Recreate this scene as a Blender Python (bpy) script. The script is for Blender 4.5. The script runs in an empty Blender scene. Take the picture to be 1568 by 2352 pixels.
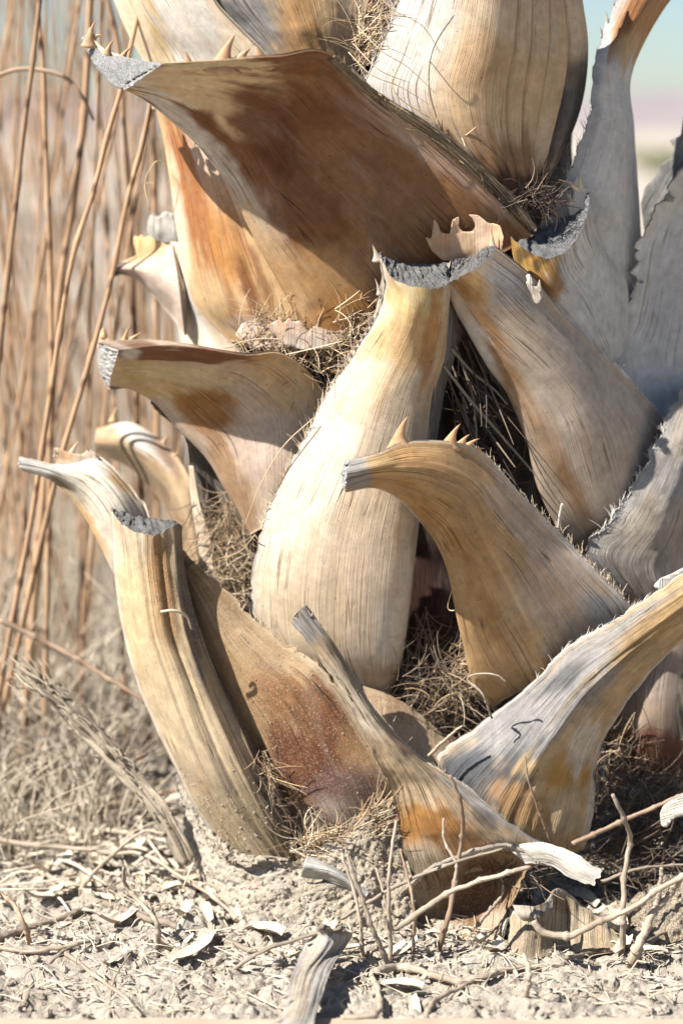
import bpy, bmesh, math, random
import numpy as np
from mathutils import Vector, geometry

# ------------------------------------------------------------------ camera, sky, sun, exposure
scene = bpy.context.scene
col = scene.collection
CAM_Y, CAM_Z, PITCH, FPX = -2.2, 0.813, math.radians(10.1), 4928.0   # focal length in units of a 1568x2352 frame
cam_d = bpy.data.cameras.new('camera')
cam = bpy.data.objects.new('camera', cam_d); col.objects.link(cam)
cam.location = (0, CAM_Y, CAM_Z)
cam.rotation_euler = (math.radians(90) - PITCH, 0, 0)
cam_d.sensor_fit = 'VERTICAL'; cam_d.sensor_height = 36.0; cam_d.sensor_width = 24.0
cam_d.lens = 36.0 * FPX / 2352.0
cam_d.clip_start = 0.05; cam_d.clip_end = 3000
cam_d.dof.use_dof = True; cam_d.dof.focus_distance = 2.13; cam_d.dof.aperture_fstop = 2.5
scene.camera = cam

SUN = Vector((-0.60, -0.32, 0.72)).normalized()
world = bpy.data.worlds.new('World'); scene.world = world; world.use_nodes = True
wn = world.node_tree.nodes; wl = world.node_tree.links
sky = wn.new('ShaderNodeTexSky'); sky.sky_type = 'NISHITA'; sky.sun_disc = False; sky.dust_density = 0.4; sky.ozone_density = 5.0
sky.sun_elevation = math.asin(SUN.z); sky.sun_rotation = math.atan2(SUN.x, SUN.y)
wl.new(sky.outputs[0], wn['Background'].inputs[0]); wn['Background'].inputs[1].default_value = 0.052
sun_d = bpy.data.lights.new('sun', 'SUN'); sun_d.energy = 5.0; sun_d.angle = math.radians(0.5); sun_d.color = (1.0, 0.972, 0.93)
sun = bpy.data.objects.new('sun', sun_d); col.objects.link(sun)
sun.rotation_euler = SUN.to_track_quat('Z', 'Y').to_euler()
scene.view_settings.view_transform = 'Standard'; scene.view_settings.look = 'None'
scene.view_settings.exposure = 1.33; scene.view_settings.gamma = 1.0
scene.view_settings.use_curve_mapping = False
scene.cycles.max_bounces = 8; scene.cycles.diffuse_bounces = 3

# ------------------------------------------------------------------ helpers
random.seed(4); rng = np.random.default_rng(7)
cP, sP = math.cos(PITCH), math.sin(PITCH)
def ray(x, y):
    a = (np.asarray(x, float) - 784.0) / FPX; b = -(np.asarray(y, float) - 1176.0) / FPX
    return np.stack([a, cP + b * sP, -sP + b * cP], -1)
def P(x, y, d):
    """a measured point of the plant (sight line x,y; d = centimetres in front of the plane Y=0) as world metres"""
    r = ray(x, y); t = (-np.asarray(d, float) / 100.0 - CAM_Y) / r[..., 1]
    return np.array([0, CAM_Y, CAM_Z]) + r * t[..., None]

def hsh(i, j, k, s):
    n = (i * 374761393 + j * 668265263 + k * 2147483647 + s * 974711) & 0x7fffffff
    n = ((n ^ (n >> 13)) * 1274126177) & 0x7fffffff
    return ((n ^ (n >> 16)) & 0xffff) / 65535.0
def vnoise(x, y, s=0):
    x = np.asarray(x, float); y = np.asarray(y, float); x, y = np.broadcast_arrays(x, y)
    i = np.floor(x).astype(np.int64); j = np.floor(y).astype(np.int64)
    fx = x - i; fy = y - j; fx = fx * fx * (3 - 2 * fx); fy = fy * fy * (3 - 2 * fy)
    z = np.zeros_like(i)
    a = hsh(i, j, z, s); b = hsh(i + 1, j, z, s); c = hsh(i, j + 1, z, s); d = hsh(i + 1, j + 1, z, s)
    return (a * (1 - fx) + b * fx) * (1 - fy) + (c * (1 - fx) + d * fx) * fy
def fbm(x, y, s=0, o=4):
    t = 0; a = 0.5
    for q in range(o):
        t = t + a * vnoise(x, y, s + q * 13); x = np.asarray(x) * 2.03 + 5.1; y = np.asarray(y) * 2.03 + 1.7; a *= 0.5
    return t / (1 - 0.5 ** o)
def sstep(a, b, x):
    t = np.clip((x - a) / (b - a), 0, 1); return t * t * (3 - 2 * t)

def crom(pts, n, t_out=None):
    """Catmull-Rom through pts (k, ..., c) with chord-length knots, n samples; knots averaged over the middle axes"""
    p = np.asarray(pts, float); k = len(p)
    if k == 2:
        t = np.linspace(0, 1, n).reshape((n,) + (1,) * (p.ndim - 1)); return p[0] * (1 - t) + p[1] * t
    seg = np.sqrt(((p[1:] - p[:-1]) ** 2).sum(-1)); seg = seg.reshape(k - 1, -1).mean(1) + 1e-6
    kn = np.concatenate([[0], np.cumsum(seg)]); kn /= kn[-1]
    m = np.zeros_like(p)
    for i in range(k):
        if i == 0: m[i] = (p[1] - p[0]) / (kn[1] - kn[0])
        elif i == k - 1: m[i] = (p[-1] - p[-2]) / (kn[-1] - kn[-2])
        else:
            h0 = kn[i] - kn[i - 1]; h1 = kn[i + 1] - kn[i]
            m[i] = ((p[i] - p[i - 1]) / h0 * h1 + (p[i + 1] - p[i]) / h1 * h0) / (h0 + h1)
    t = np.linspace(0, 1, n) if t_out is None else t_out
    idx = np.clip(np.searchsorted(kn, t, side='right') - 1, 0, k - 2)
    h = kn[idx + 1] - kn[idx]; s = (t - kn[idx]) / h
    sh = (len(t),) + (1,) * (p.ndim - 1); s = s.reshape(sh); h = h.reshape(sh)
    return ((2*s**3 - 3*s**2 + 1) * p[idx] + (s**3 - 2*s**2 + s) * h * m[idx] + (-2*s**3 + 3*s**2) * p[idx + 1] + (s**3 - s**2) * h * m[idx + 1])

def mesh(name, v, f, mat, parent=None, fib=None, colr=None, smooth=True, loc=None):
    me = bpy.data.meshes.new(name)
    v = np.asarray(v, float)
    if loc is not None: v = v - np.asarray(loc)
    me.from_pydata(v.tolist(), [], f if isinstance(f, list) else f.tolist())
    if fib is not None:
        a = me.attributes.new('fib', 'FLOAT_VECTOR', 'POINT'); a.data.foreach_set('vector', np.asarray(fib, np.float32).ravel())
    if colr is not None:
        c4 = np.ones((len(v), 4), np.float32); c4[:, :3] = colr
        a = me.attributes.new('tint', 'FLOAT_COLOR', 'POINT'); a.data.foreach_set('color', c4.ravel())
    me.polygons.foreach_set('use_smooth', np.full(len(me.polygons), smooth))
    me.materials.append(mat); me.update()
    o = bpy.data.objects.new(name, me); col.objects.link(o)
    if parent is not None: o.parent = parent
    if loc is not None: o.location = loc
    return o
def tag(o, label=None, cat=None, group=None, kind=None):
    for k, v in (('label', label), ('category', cat), ('group', group), ('kind', kind)):
        if v: o[k] = v
    return o
def empty(name, loc):
    o = bpy.data.objects.new(name, None); o.location = loc; o.empty_display_size = 0.05; col.objects.link(o); return o

def gridf(nu, nv, off=0, flip=False):
    a = np.arange(nu - 1)[None, :] + nu * np.arange(nv - 1)[:, None] + off; a = a.ravel()
    q = np.stack([a, a + 1, a + 1 + nu, a + nu], 1)
    return q[:, ::-1] if flip else q

def tube_data(pts, rad, sides=6, n=None, flat=1.0, cap=True):
    pts = np.asarray(pts, float)
    if n: 
        rad = np.interp(np.linspace(0, 1, n), np.linspace(0, 1, len(np.atleast_1d(rad))), np.atleast_1d(rad)) if np.ndim(rad) else np.full(n, rad)
        pts = crom(pts, n)
    else:
        n = len(pts); rad = np.full(n, rad) if np.ndim(rad) == 0 else np.asarray(rad, float)
    t = np.gradient(pts, axis=0); t /= np.linalg.norm(t, axis=1)[:, None] + 1e-12
    ref = np.array([0.13, 0.9, 0.35]); 
    if abs(t.mean(0) @ ref) > 0.9: ref = np.array([0.9, 0.1, 0.2])
    a = np.cross(t, ref); a /= np.linalg.norm(a, axis=1)[:, None] + 1e-12; b = np.cross(t, a)
    th = np.arange(sides) / sides * 2 * math.pi
    v = pts[:, None] + rad[:, None, None] * (np.cos(th)[None, :, None] * a[:, None] + flat * np.sin(th)[None, :, None] * b[:, None])
    v = v.reshape(-1, 3); f = []
    for i in range(n - 1):
        for j in range(sides):
            k = (j + 1) % sides
            f.append((i * sides + j, i * sides + k, (i + 1) * sides + k, (i + 1) * sides + j))
    if cap:
        f.append(tuple(range(sides - 1, -1, -1))); f.append(tuple((n - 1) * sides + j for j in range(sides)))
    L = np.concatenate([[0], np.cumsum(np.linalg.norm(np.diff(pts, axis=0), axis=1))])
    fib = np.zeros((n * sides, 3)); fib[:, 1] = np.repeat(L, sides); fib[:, 0] = np.tile(th, n) * np.repeat(rad, sides)
    return v, f, fib

class Batch:
    def __init__(s): s.v = []; s.f = []; s.fib = []; s.c = []; s.n = 0
    def add(s, v, f, fib=None, c=None):
        s.v.append(v); s.f += [tuple(int(i) + s.n for i in q) for q in f]
        s.fib.append(np.zeros((len(v), 3)) if fib is None else fib)
        s.c.append(np.tile(np.asarray(c if c is not None else (1, 1, 1), float), (len(v), 1))); s.n += len(v)
    def build(s, name, mat, parent=None, smooth=True, loc=None):
        return mesh(name, np.concatenate(s.v), s.f, mat, parent, np.concatenate(s.fib), np.concatenate(s.c), smooth, loc)

# ------------------------------------------------------------------ materials
def newmat(name):
    m = bpy.data.materials.new(name); m.use_nodes = True
    nt = m.node_tree; return m, nt, nt.nodes, nt.links, nt.nodes['Principled BSDF']
def node(ns, t, **kw):
    n = ns.new(t)
    for k, v in kw.items(): setattr(n, k, v)
    return n
def mapped_noise(ns, ls, src, scale, nscale=1.0, detail=3.0, rough=0.55, dist=0.0):
    mp = ns.new('ShaderNodeMapping'); mp.inputs['Scale'].default_value = scale
    ls.new(src, mp.inputs['Vector'])
    n = ns.new('ShaderNodeTexNoise'); n.inputs['Scale'].default_value = nscale; n.inputs['Detail'].default_value = detail
    n.inputs['Roughness'].default_value = rough; n.inputs['Distortion'].default_value = dist
    ls.new(mp.outputs[0], n.inputs['Vector']); return n.outputs['Fac']
def rng_map(ns, ls, src, a, b, c, d):
    n = ns.new('ShaderNodeMapRange'); n.inputs[1].default_value = a; n.inputs[2].default_value = b
    n.inputs[3].default_value = c; n.inputs[4].default_value = d; ls.new(src, n.inputs[0]); return n.outputs[0]
def math_n(ns, ls, op, a, b=None):
    n = ns.new('ShaderNodeMath'); n.operation = op
    for i, q in enumerate((a, b)):
        if q is None: continue
        if isinstance(q, (int, float)): n.inputs[i].default_value = q
        else: ls.new(q, n.inputs[i])
    return n.outputs[0]
def mixc(ns, ls, mode, fac, a, b):
    n = ns.new('ShaderNodeMix'); n.data_type = 'RGBA'; n.blend_type = mode
    for s, q in ((n.inputs[0], fac), (n.inputs[6], a), (n.inputs[7], b)):
        if isinstance(q, (int, float)): s.default_value = q
        elif isinstance(q, tuple): s.default_value = (*q, 1)
        else: ls.new(q, s)
    return n.outputs[2]

def leaf_mat(name, crack=0.7, rough=0.62, bump=1.0, fine=1.0, dust=0.0, contrast=1.0):
    m, nt, ns, ls, bs = newmat(name)
    fa = node(ns, 'ShaderNodeAttribute', attribute_name='fib'); ta = node(ns, 'ShaderNodeAttribute', attribute_name='tint')
    geo = ns.new('ShaderNodeTexCoord'); F = fa.outputs['Vector']; O = geo.outputs['Object']
    f1 = mapped_noise(ns, ls, F, (820, 7, 1), 1, 3, 0.55, 0.05)       # fibre bundles
    f2 = mapped_noise(ns, ls, F, (1500, 30, 1), 1, 2, 0.5)            # single fibres
    lo = mapped_noise(ns, ls, O, (1, 1, 1), 28, 5, 0.6, 0.6)          # mottling
    cr = mapped_noise(ns, ls, F, (110, 2.2, 1), 1, 2, 0.5, 0.15)     # drying cracks along the fibres
    cm = mapped_noise(ns, ls, O, (1, 1, 1), 14, 2, 0.5)
    sp = mapped_noise(ns, ls, O, (1, 1, 1), 300, 3, 0.6)
    line = rng_map(ns, ls, math_n(ns, ls, 'ABSOLUTE', math_n(ns, ls, 'SUBTRACT', cr, 0.5)), 0.0, 0.015, 1, 0)
    line = math_n(ns, ls, 'MULTIPLY', line, rng_map(ns, ls, cm, 0.50, 0.62, 0, crack))
    c = mixc(ns, ls, 'MULTIPLY', 1.0, ta.outputs['Color'], (1, 1, 1))
    v1 = rng_map(ns, ls, f1, 0.25, 0.75, 1 - 0.13 * contrast, 1 + 0.10 * contrast)
    v2 = rng_map(ns, ls, lo, 0.25, 0.75, 1 - 0.26 * contrast, 1 + 0.18 * contrast)
    v3 = rng_map(ns, ls, f2, 0.2, 0.8, 1 - 0.13 * fine, 1 + 0.1 * fine)
    lo2 = mapped_noise(ns, ls, O, (1, 1, 1), 110, 6, 0.7, 0.3)
    v = math_n(ns, ls, 'MULTIPLY', math_n(ns, ls, 'MULTIPLY', v1, v2), math_n(ns, ls, 'MULTIPLY', v3, rng_map(ns, ls, lo2, 0.28, 0.72, 0.80, 1.16)))
    c = mixc(ns, ls, 'MULTIPLY', 1.0, c, v)
    # weathered greyish film in patches, warm stain in others
    gm = mapped_noise(ns, ls, F, (26, 7, 1), 1, 6, 0.68, 0.6)
    c = mixc(ns, ls, 'MIX', rng_map(ns, ls, gm, 0.52, 0.75, 0, 0.22), c, (0.52, 0.47, 0.41))
    wm = mapped_noise(ns, ls, F, (34, 4, 7), 1.3, 6, 0.62, 0.5)
    c = mixc(ns, ls, 'MULTIPLY', rng_map(ns, ls, wm, 0.5, 0.74, 0, 0.45), c, (0.85, 0.60, 0.36))
    c = mixc(ns, ls, 'MULTIPLY', line, c, (0.20, 0.12, 0.07))
    c = mixc(ns, ls, 'MULTIPLY', rng_map(ns, ls, sp, 0.66, 0.72, 0, 0.7), c, (0.30, 0.22, 0.15))
    if dust:
        dn = mapped_noise(ns, ls, O, (1, 1, 1), 620, 3, 0.7)
        c = mixc(ns, ls, 'MIX', rng_map(ns, ls, dn, 0.58 - 0.1 * dust, 0.66 - 0.08 * dust, 0, 0.45 + .3 * dust), c, (0.50, 0.42, 0.31))
    ls.new(c, bs.inputs['Base Color'])
    bs.inputs['Roughness'].default_value = rough; bs.inputs['Specular IOR Level'].default_value = 0.18
    h = math_n(ns, ls, 'ADD', math_n(ns, ls, 'MULTIPLY', f1, 0.9), math_n(ns, ls, 'MULTIPLY', f2, 0.35 * fine))
    h = math_n(ns, ls, 'SUBTRACT', h, math_n(ns, ls, 'MULTIPLY', line, 1.1))
    if dust: h = math_n(ns, ls, 'ADD', h, math_n(ns, ls, 'MULTIPLY', dn, 2.0 * dust))
    b = ns.new('ShaderNodeBump'); b.inputs['Strength'].default_value = 0.75; b.inputs['Distance'].default_value = 0.0016 * bump
    ls.new(h, b.inputs['Height']); ls.new(b.outputs[0], bs.inputs['Normal'])
    return m
M = {}
M['leaf'] = leaf_mat('leaf_base_smooth', 0.7, 0.72, 0.9, 0.9, 0.0, 0.85)
M['grimy'] = leaf_mat('leaf_base_grimy', 0.9, 0.85, 1.6, 1.3, 0.22, 1.2)
M['rough'] = leaf_mat('leaf_base_fibrous', 0.8, 0.75, 2.0, 1.6, 0.0, 1.3)
M['dusty'] = leaf_mat('leaf_base_dusty', 0.5, 0.8, 1.0, 1.0, 0.35)
M['sandy'] = leaf_mat('leaf_base_sandy', 0.2, 0.9, 1.8, 1.0, 1.3)

def cut_mat():
    m, nt, ns, ls, bs = newmat('weathered_cut')
    ta = node(ns, 'ShaderNodeAttribute', attribute_name='tint'); O = ns.new('ShaderNodeTexCoord').outputs['Object']
    a = mapped_noise(ns, ls, O, (1, 1, 1), 520, 4, 0.7); b = mapped_noise(ns, ls, O, (1, 1, 1), 90, 3, 0.6)
    c = mixc(ns, ls, 'MULTIPLY', 1.0, ta.outputs['Color'], rng_map(ns, ls, a, 0.35, 0.65, 0.5, 1.35))
    c = mixc(ns, ls, 'MULTIPLY', 1.0, c, rng_map(ns, ls, b, 0.3, 0.7, 0.75, 1.25))
    ls.new(c, bs.inputs['Base Color']); bs.inputs['Roughness'].default_value = 0.9
    bp = ns.new('ShaderNodeBump'); bp.inputs['Strength'].default_value = 1; bp.inputs['Distance'].default_value = 0.004
    ls.new(a, bp.inputs['Height']); ls.new(bp.outputs[0], bs.inputs['Normal']); return m
M['cut'] = cut_mat()

def twig_mat(name, c1, c2, bump=0.001, joints=False):
    m, nt, ns, ls, bs = newmat(name)
    oi = ns.new('ShaderNodeObjectInfo'); ta = node(ns, 'ShaderNodeAttribute', attribute_name='fib'); O = ns.new('ShaderNodeTexCoord').outputs['Object']
    n1 = mapped_noise(ns, ls, ta.outputs['Vector'], (700, 14, 1), 1, 3); n2 = mapped_noise(ns, ls, O, (1, 1, 1), 25, 4, 0.6)
    c = mixc(ns, ls, 'MIX', rng_map(ns, ls, n2, 0.3, 0.7, 0, 1), c1, c2)
    c = mixc(ns, ls, 'MULTIPLY', 1.0, c, rng_map(ns, ls, n1, 0.25, 0.75, 0.65, 1.25))
    c = mixc(ns, ls, 'MULTIPLY', 1.0, c, rng_map(ns, ls, oi.outputs['Random'], 0, 1, 0.75, 1.2))
    if joints:      # dark rings at the joints of a reed
        sx = ns.new('ShaderNodeSeparateXYZ'); ls.new(ta.outputs['Vector'], sx.inputs[0])
        fr = math_n(ns, ls, 'FRACT', math_n(ns, ls, 'DIVIDE', math_n(ns, ls, 'ADD', sx.outputs[1], math_n(ns, ls, 'MULTIPLY', oi.outputs['Random'], .1)), .115))
        c = mixc(ns, ls, 'MULTIPLY', rng_map(ns, ls, math_n(ns, ls, 'ABSOLUTE', math_n(ns, ls, 'SUBTRACT', fr, .5)), .02, .07, .8, 0), c, (.35, .28, .25))
    ls.new(c, bs.inputs['Base Color']); bs.inputs['Roughness'].default_value = 0.7; bs.inputs['Specular IOR Level'].default_value = 0.3
    bp = ns.new('ShaderNodeBump'); bp.inputs['Strength'].default_value = 0.7; bp.inputs['Distance'].default_value = bump
    ls.new(n1, bp.inputs['Height']); ls.new(bp.outputs[0], bs.inputs['Normal']); return m
M['twig'] = twig_mat('pale_twig', (0.40, 0.33, 0.25), (0.22, 0.165, 0.115), .002)
M['twig_brown'] = twig_mat('brown_twig', (0.26, 0.165, 0.10), (0.34, 0.25, 0.175))
M['reed'] = twig_mat('dry_reed', (0.44, 0.28, 0.155), (0.30, 0.185, 0.11), .001, True)
M['straw'] = twig_mat('straw', (0.60, 0.52, 0.40), (0.48, 0.39, 0.28))

def fibre_mat():
    m, nt, ns, ls, bs = newmat('palm_fibre')
    ta = node(ns, 'ShaderNodeAttribute', attribute_name='tint')
    ls.new(ta.outputs['Color'], bs.inputs['Base Color']); bs.inputs['Roughness'].default_value = 0.65; return m
M['fibre'] = fibre_mat()
def thorn_mat():
    m, nt, ns, ls, bs = newmat('thorn')
    ta = node(ns, 'ShaderNodeAttribute', attribute_name='tint'); O = ns.new('ShaderNodeTexCoord').outputs['Object']
    n = mapped_noise(ns, ls, O, (1, 1, 1), 160, 4, 0.6)
    c = mixc(ns, ls, 'MULTIPLY', 1.0, ta.outputs['Color'], rng_map(ns, ls, n, 0.3, 0.7, 0.75, 1.2))
    ls.new(c, bs.inputs['Base Color']); bs.inputs['Roughness'].default_value = 0.45
    bs.inputs['Subsurface Weight'].default_value = 0.25; bs.inputs['Subsurface Radius'].default_value = (0.006, 0.003, 0.0015); bs.inputs['Subsurface Scale'].default_value = 0.6
    return m
M['thorn'] = thorn_mat()
def soil_mat():
    m, nt, ns, ls, bs = newmat('dry_soil')
    O = ns.new('ShaderNodeTexCoord').outputs['Object']
    a = mapped_noise(ns, ls, O, (1, 1, 1), 160, 6, 0.7); b = mapped_noise(ns, ls, O, (1, 1, 1), 9, 5, 0.6); g = mapped_noise(ns, ls, O, (1, 1, 1), 900, 2, 0.5)
    c = mixc(ns, ls, 'MIX', rng_map(ns, ls, b, 0.35, 0.65, 0, 1), (0.42, 0.365, 0.295), (0.34, 0.29, 0.23))
    c = mixc(ns, ls, 'MULTIPLY', 1.0, c, rng_map(ns, ls, a, 0.3, 0.7, 0.72, 1.18))
    c = mixc(ns, ls, 'MULTIPLY', 1.0, c, rng_map(ns, ls, g, 0.3, 0.7, 0.85, 1.12))
    ls.new(c, bs.inputs['Base Color']); bs.inputs['Roughness'].default_value = 0.95; bs.inputs['Specular IOR Level'].default_value = 0.15
    bp = ns.new('ShaderNodeBump'); bp.inputs['Strength'].default_value = 0.9; bp.inputs['Distance'].default_value = 0.004
    ls.new(math_n(ns, ls, 'ADD', a, math_n(ns, ls, 'MULTIPLY', g, 0.4)), bp.inputs['Height']); ls.new(bp.outputs[0], bs.inputs['Normal']); return m
M['soil'] = soil_mat()
def simple_mat(name, c1, c2, scale, rough=0.85):
    m, nt, ns, ls, bs = newmat(name); O = ns.new('ShaderNodeTexCoord').outputs['Object']
    a = mapped_noise(ns, ls, O, (1, 1, 1), scale, 5, 0.6)
    ls.new(mixc(ns, ls, 'MIX', rng_map(ns, ls, a, 0.3, 0.7, 0, 1), c1, c2), bs.inputs['Base Color']); bs.inputs['Roughness'].default_value = rough; return m
M['hill'] = simple_mat('desert_hill', (0.25, 0.205, 0.19), (0.19, 0.16, 0.155), 0.02)
M['green'] = simple_mat('shrub_leaves', (0.10, 0.12, 0.045), (0.16, 0.16, 0.07), 3.0)
M['bark'] = simple_mat('shrub_bark', (0.16, 0.11, 0.07), (0.10, 0.07, 0.05), 12.0)
M['board'] = simple_mat('weathered_board', (0.40, 0.31, 0.22), (0.30, 0.23, 0.16), 20.0)
M['red'] = simple_mat('red_leaf', (0.30, 0.06, 0.03), (0.22, 0.05, 0.03), 60.0)

# ------------------------------------------------------------------ ground, hills
def gheight(X, Y):
    X = np.asarray(X, float); Y = np.asarray(Y, float)
    near = np.exp(-np.maximum(np.hypot(X, Y - 0.1) - 0.9, 0) / 1.2)
    rg = sstep(.38, .62, fbm(X * 11, Y * 11, 51, 3))
    h = (fbm(X * 6, Y * 6, 3, 3) - 0.5) * 0.022 + (fbm(X * 24, Y * 24, 5, 5) - 0.5) * 0.014
    w = fbm(X * 70 + 3 * fbm(X * 20, Y * 20, 9, 2), Y * 70, 11, 3); h = h + ((np.abs(w - 0.5) * 2) ** 0.8 * 0.006 - 0.003) * (.35 + rg) + (fbm(X * 230, Y * 230, 31, 2) - 0.5) * 0.0045 * (.4 + rg)
    te = fbm(X * 30, Y * 38, 61, 4) * 9; tf = np.floor(te); h = h + (tf + sstep(.0, .22, te - tf)) / 9 * .018 - .009
    cl = fbm(X * 45 + 9, Y * 45, 41, 3); h = h + sstep(0.50, 0.58, cl) * 0.006 * rg
    h = h * near
    r = np.hypot((X - 0.03) / 1.15, Y - 0.24)
    h = h + 0.022 * np.exp(-np.maximum(r - 0.28, 0) / 0.07)
    far = np.hypot(X, Y); h = h + (fbm(X * 0.08, Y * 0.08, 21, 3) - 0.5) * 0.6 * sstep(6, 40, far)
    return h
def axis(lo, hi, n0, lo2, hi2, n1):
    core = np.linspace(lo, hi, n0); s = core[1] - core[0]
    up = hi + s * np.cumsum(np.geomspace(1, 1, 1)); e = np.geomspace(s, hi2 - hi, n1) + hi; f = lo - np.geomspace(s, lo - lo2, n1)
    return np.concatenate([f[::-1], core, e])
gx = axis(-0.60, 0.50, 480, -1500, 1500, 46); gy = axis(-0.36, 0.30, 300, -40, 2500, 60)
GX, GY = np.meshgrid(gx, gy); gz = gheight(GX, GY)
gv = np.stack([GX, GY, gz], -1).reshape(-1, 3)
g_o = mesh('ground', gv, gridf(len(gx), len(gy)), M['soil']); tag(g_o, 'pale dry crumbly soil around the palm', None, None, 'structure')

def hills():
    n = 160; th = np.linspace(-0.9, 0.9, n); R0 = 900
    v = []; 
    for k, (r, s) in enumerate(((R0, 0), (R0 + 60, 0.55), (R0 + 160, 1.0), (R0 + 420, 0.2))):
        hh = 10 + 22 * fbm(th * 5, th * 0 + 2, 33, 4)
        v.append(np.stack([r * np.sin(th), r * np.cos(th), -3 + hh * s + 8 * s * (fbm(th * 40, th * 0 + k, 5, 3) - .5)], -1))
    v = np.concatenate(v); o = mesh('hills', v, gridf(n, 4), M['hill']); tag(o, 'low pinkish desert hills far behind', None, None, 'structure')
hills()

# ------------------------------------------------------------------ the palm
BASE = np.array([0.06, 0.24, 0.0])
palm = empty('palm_tree', BASE)
tag(palm, 'thick palm trunk clad in dried cut leaf bases with thorny edges', 'palm tree')
CREAM = (0.60, 0.49, 0.355); TAN = (0.50, 0.345, 0.195); ORANGE = (0.47, 0.225, 0.07); BROWN = (0.24, 0.095, 0.035)
RED = (0.17, 0.062, 0.034); PALE = (0.55, 0.505, 0.44); GREY = (0.33, 0.315, 0.295); DKG = (0.13, 0.125, 0.125); PINK = (0.50, 0.39, 0.315)
YEL = (0.52, 0.37, 0.16); GBR = (0.24, 0.195, 0.145); DUST = (0.45, 0.375, 0.28); BLK = (0.04, 0.035, 0.03)
UP = np.array([0, 0, 1.0])

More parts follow.
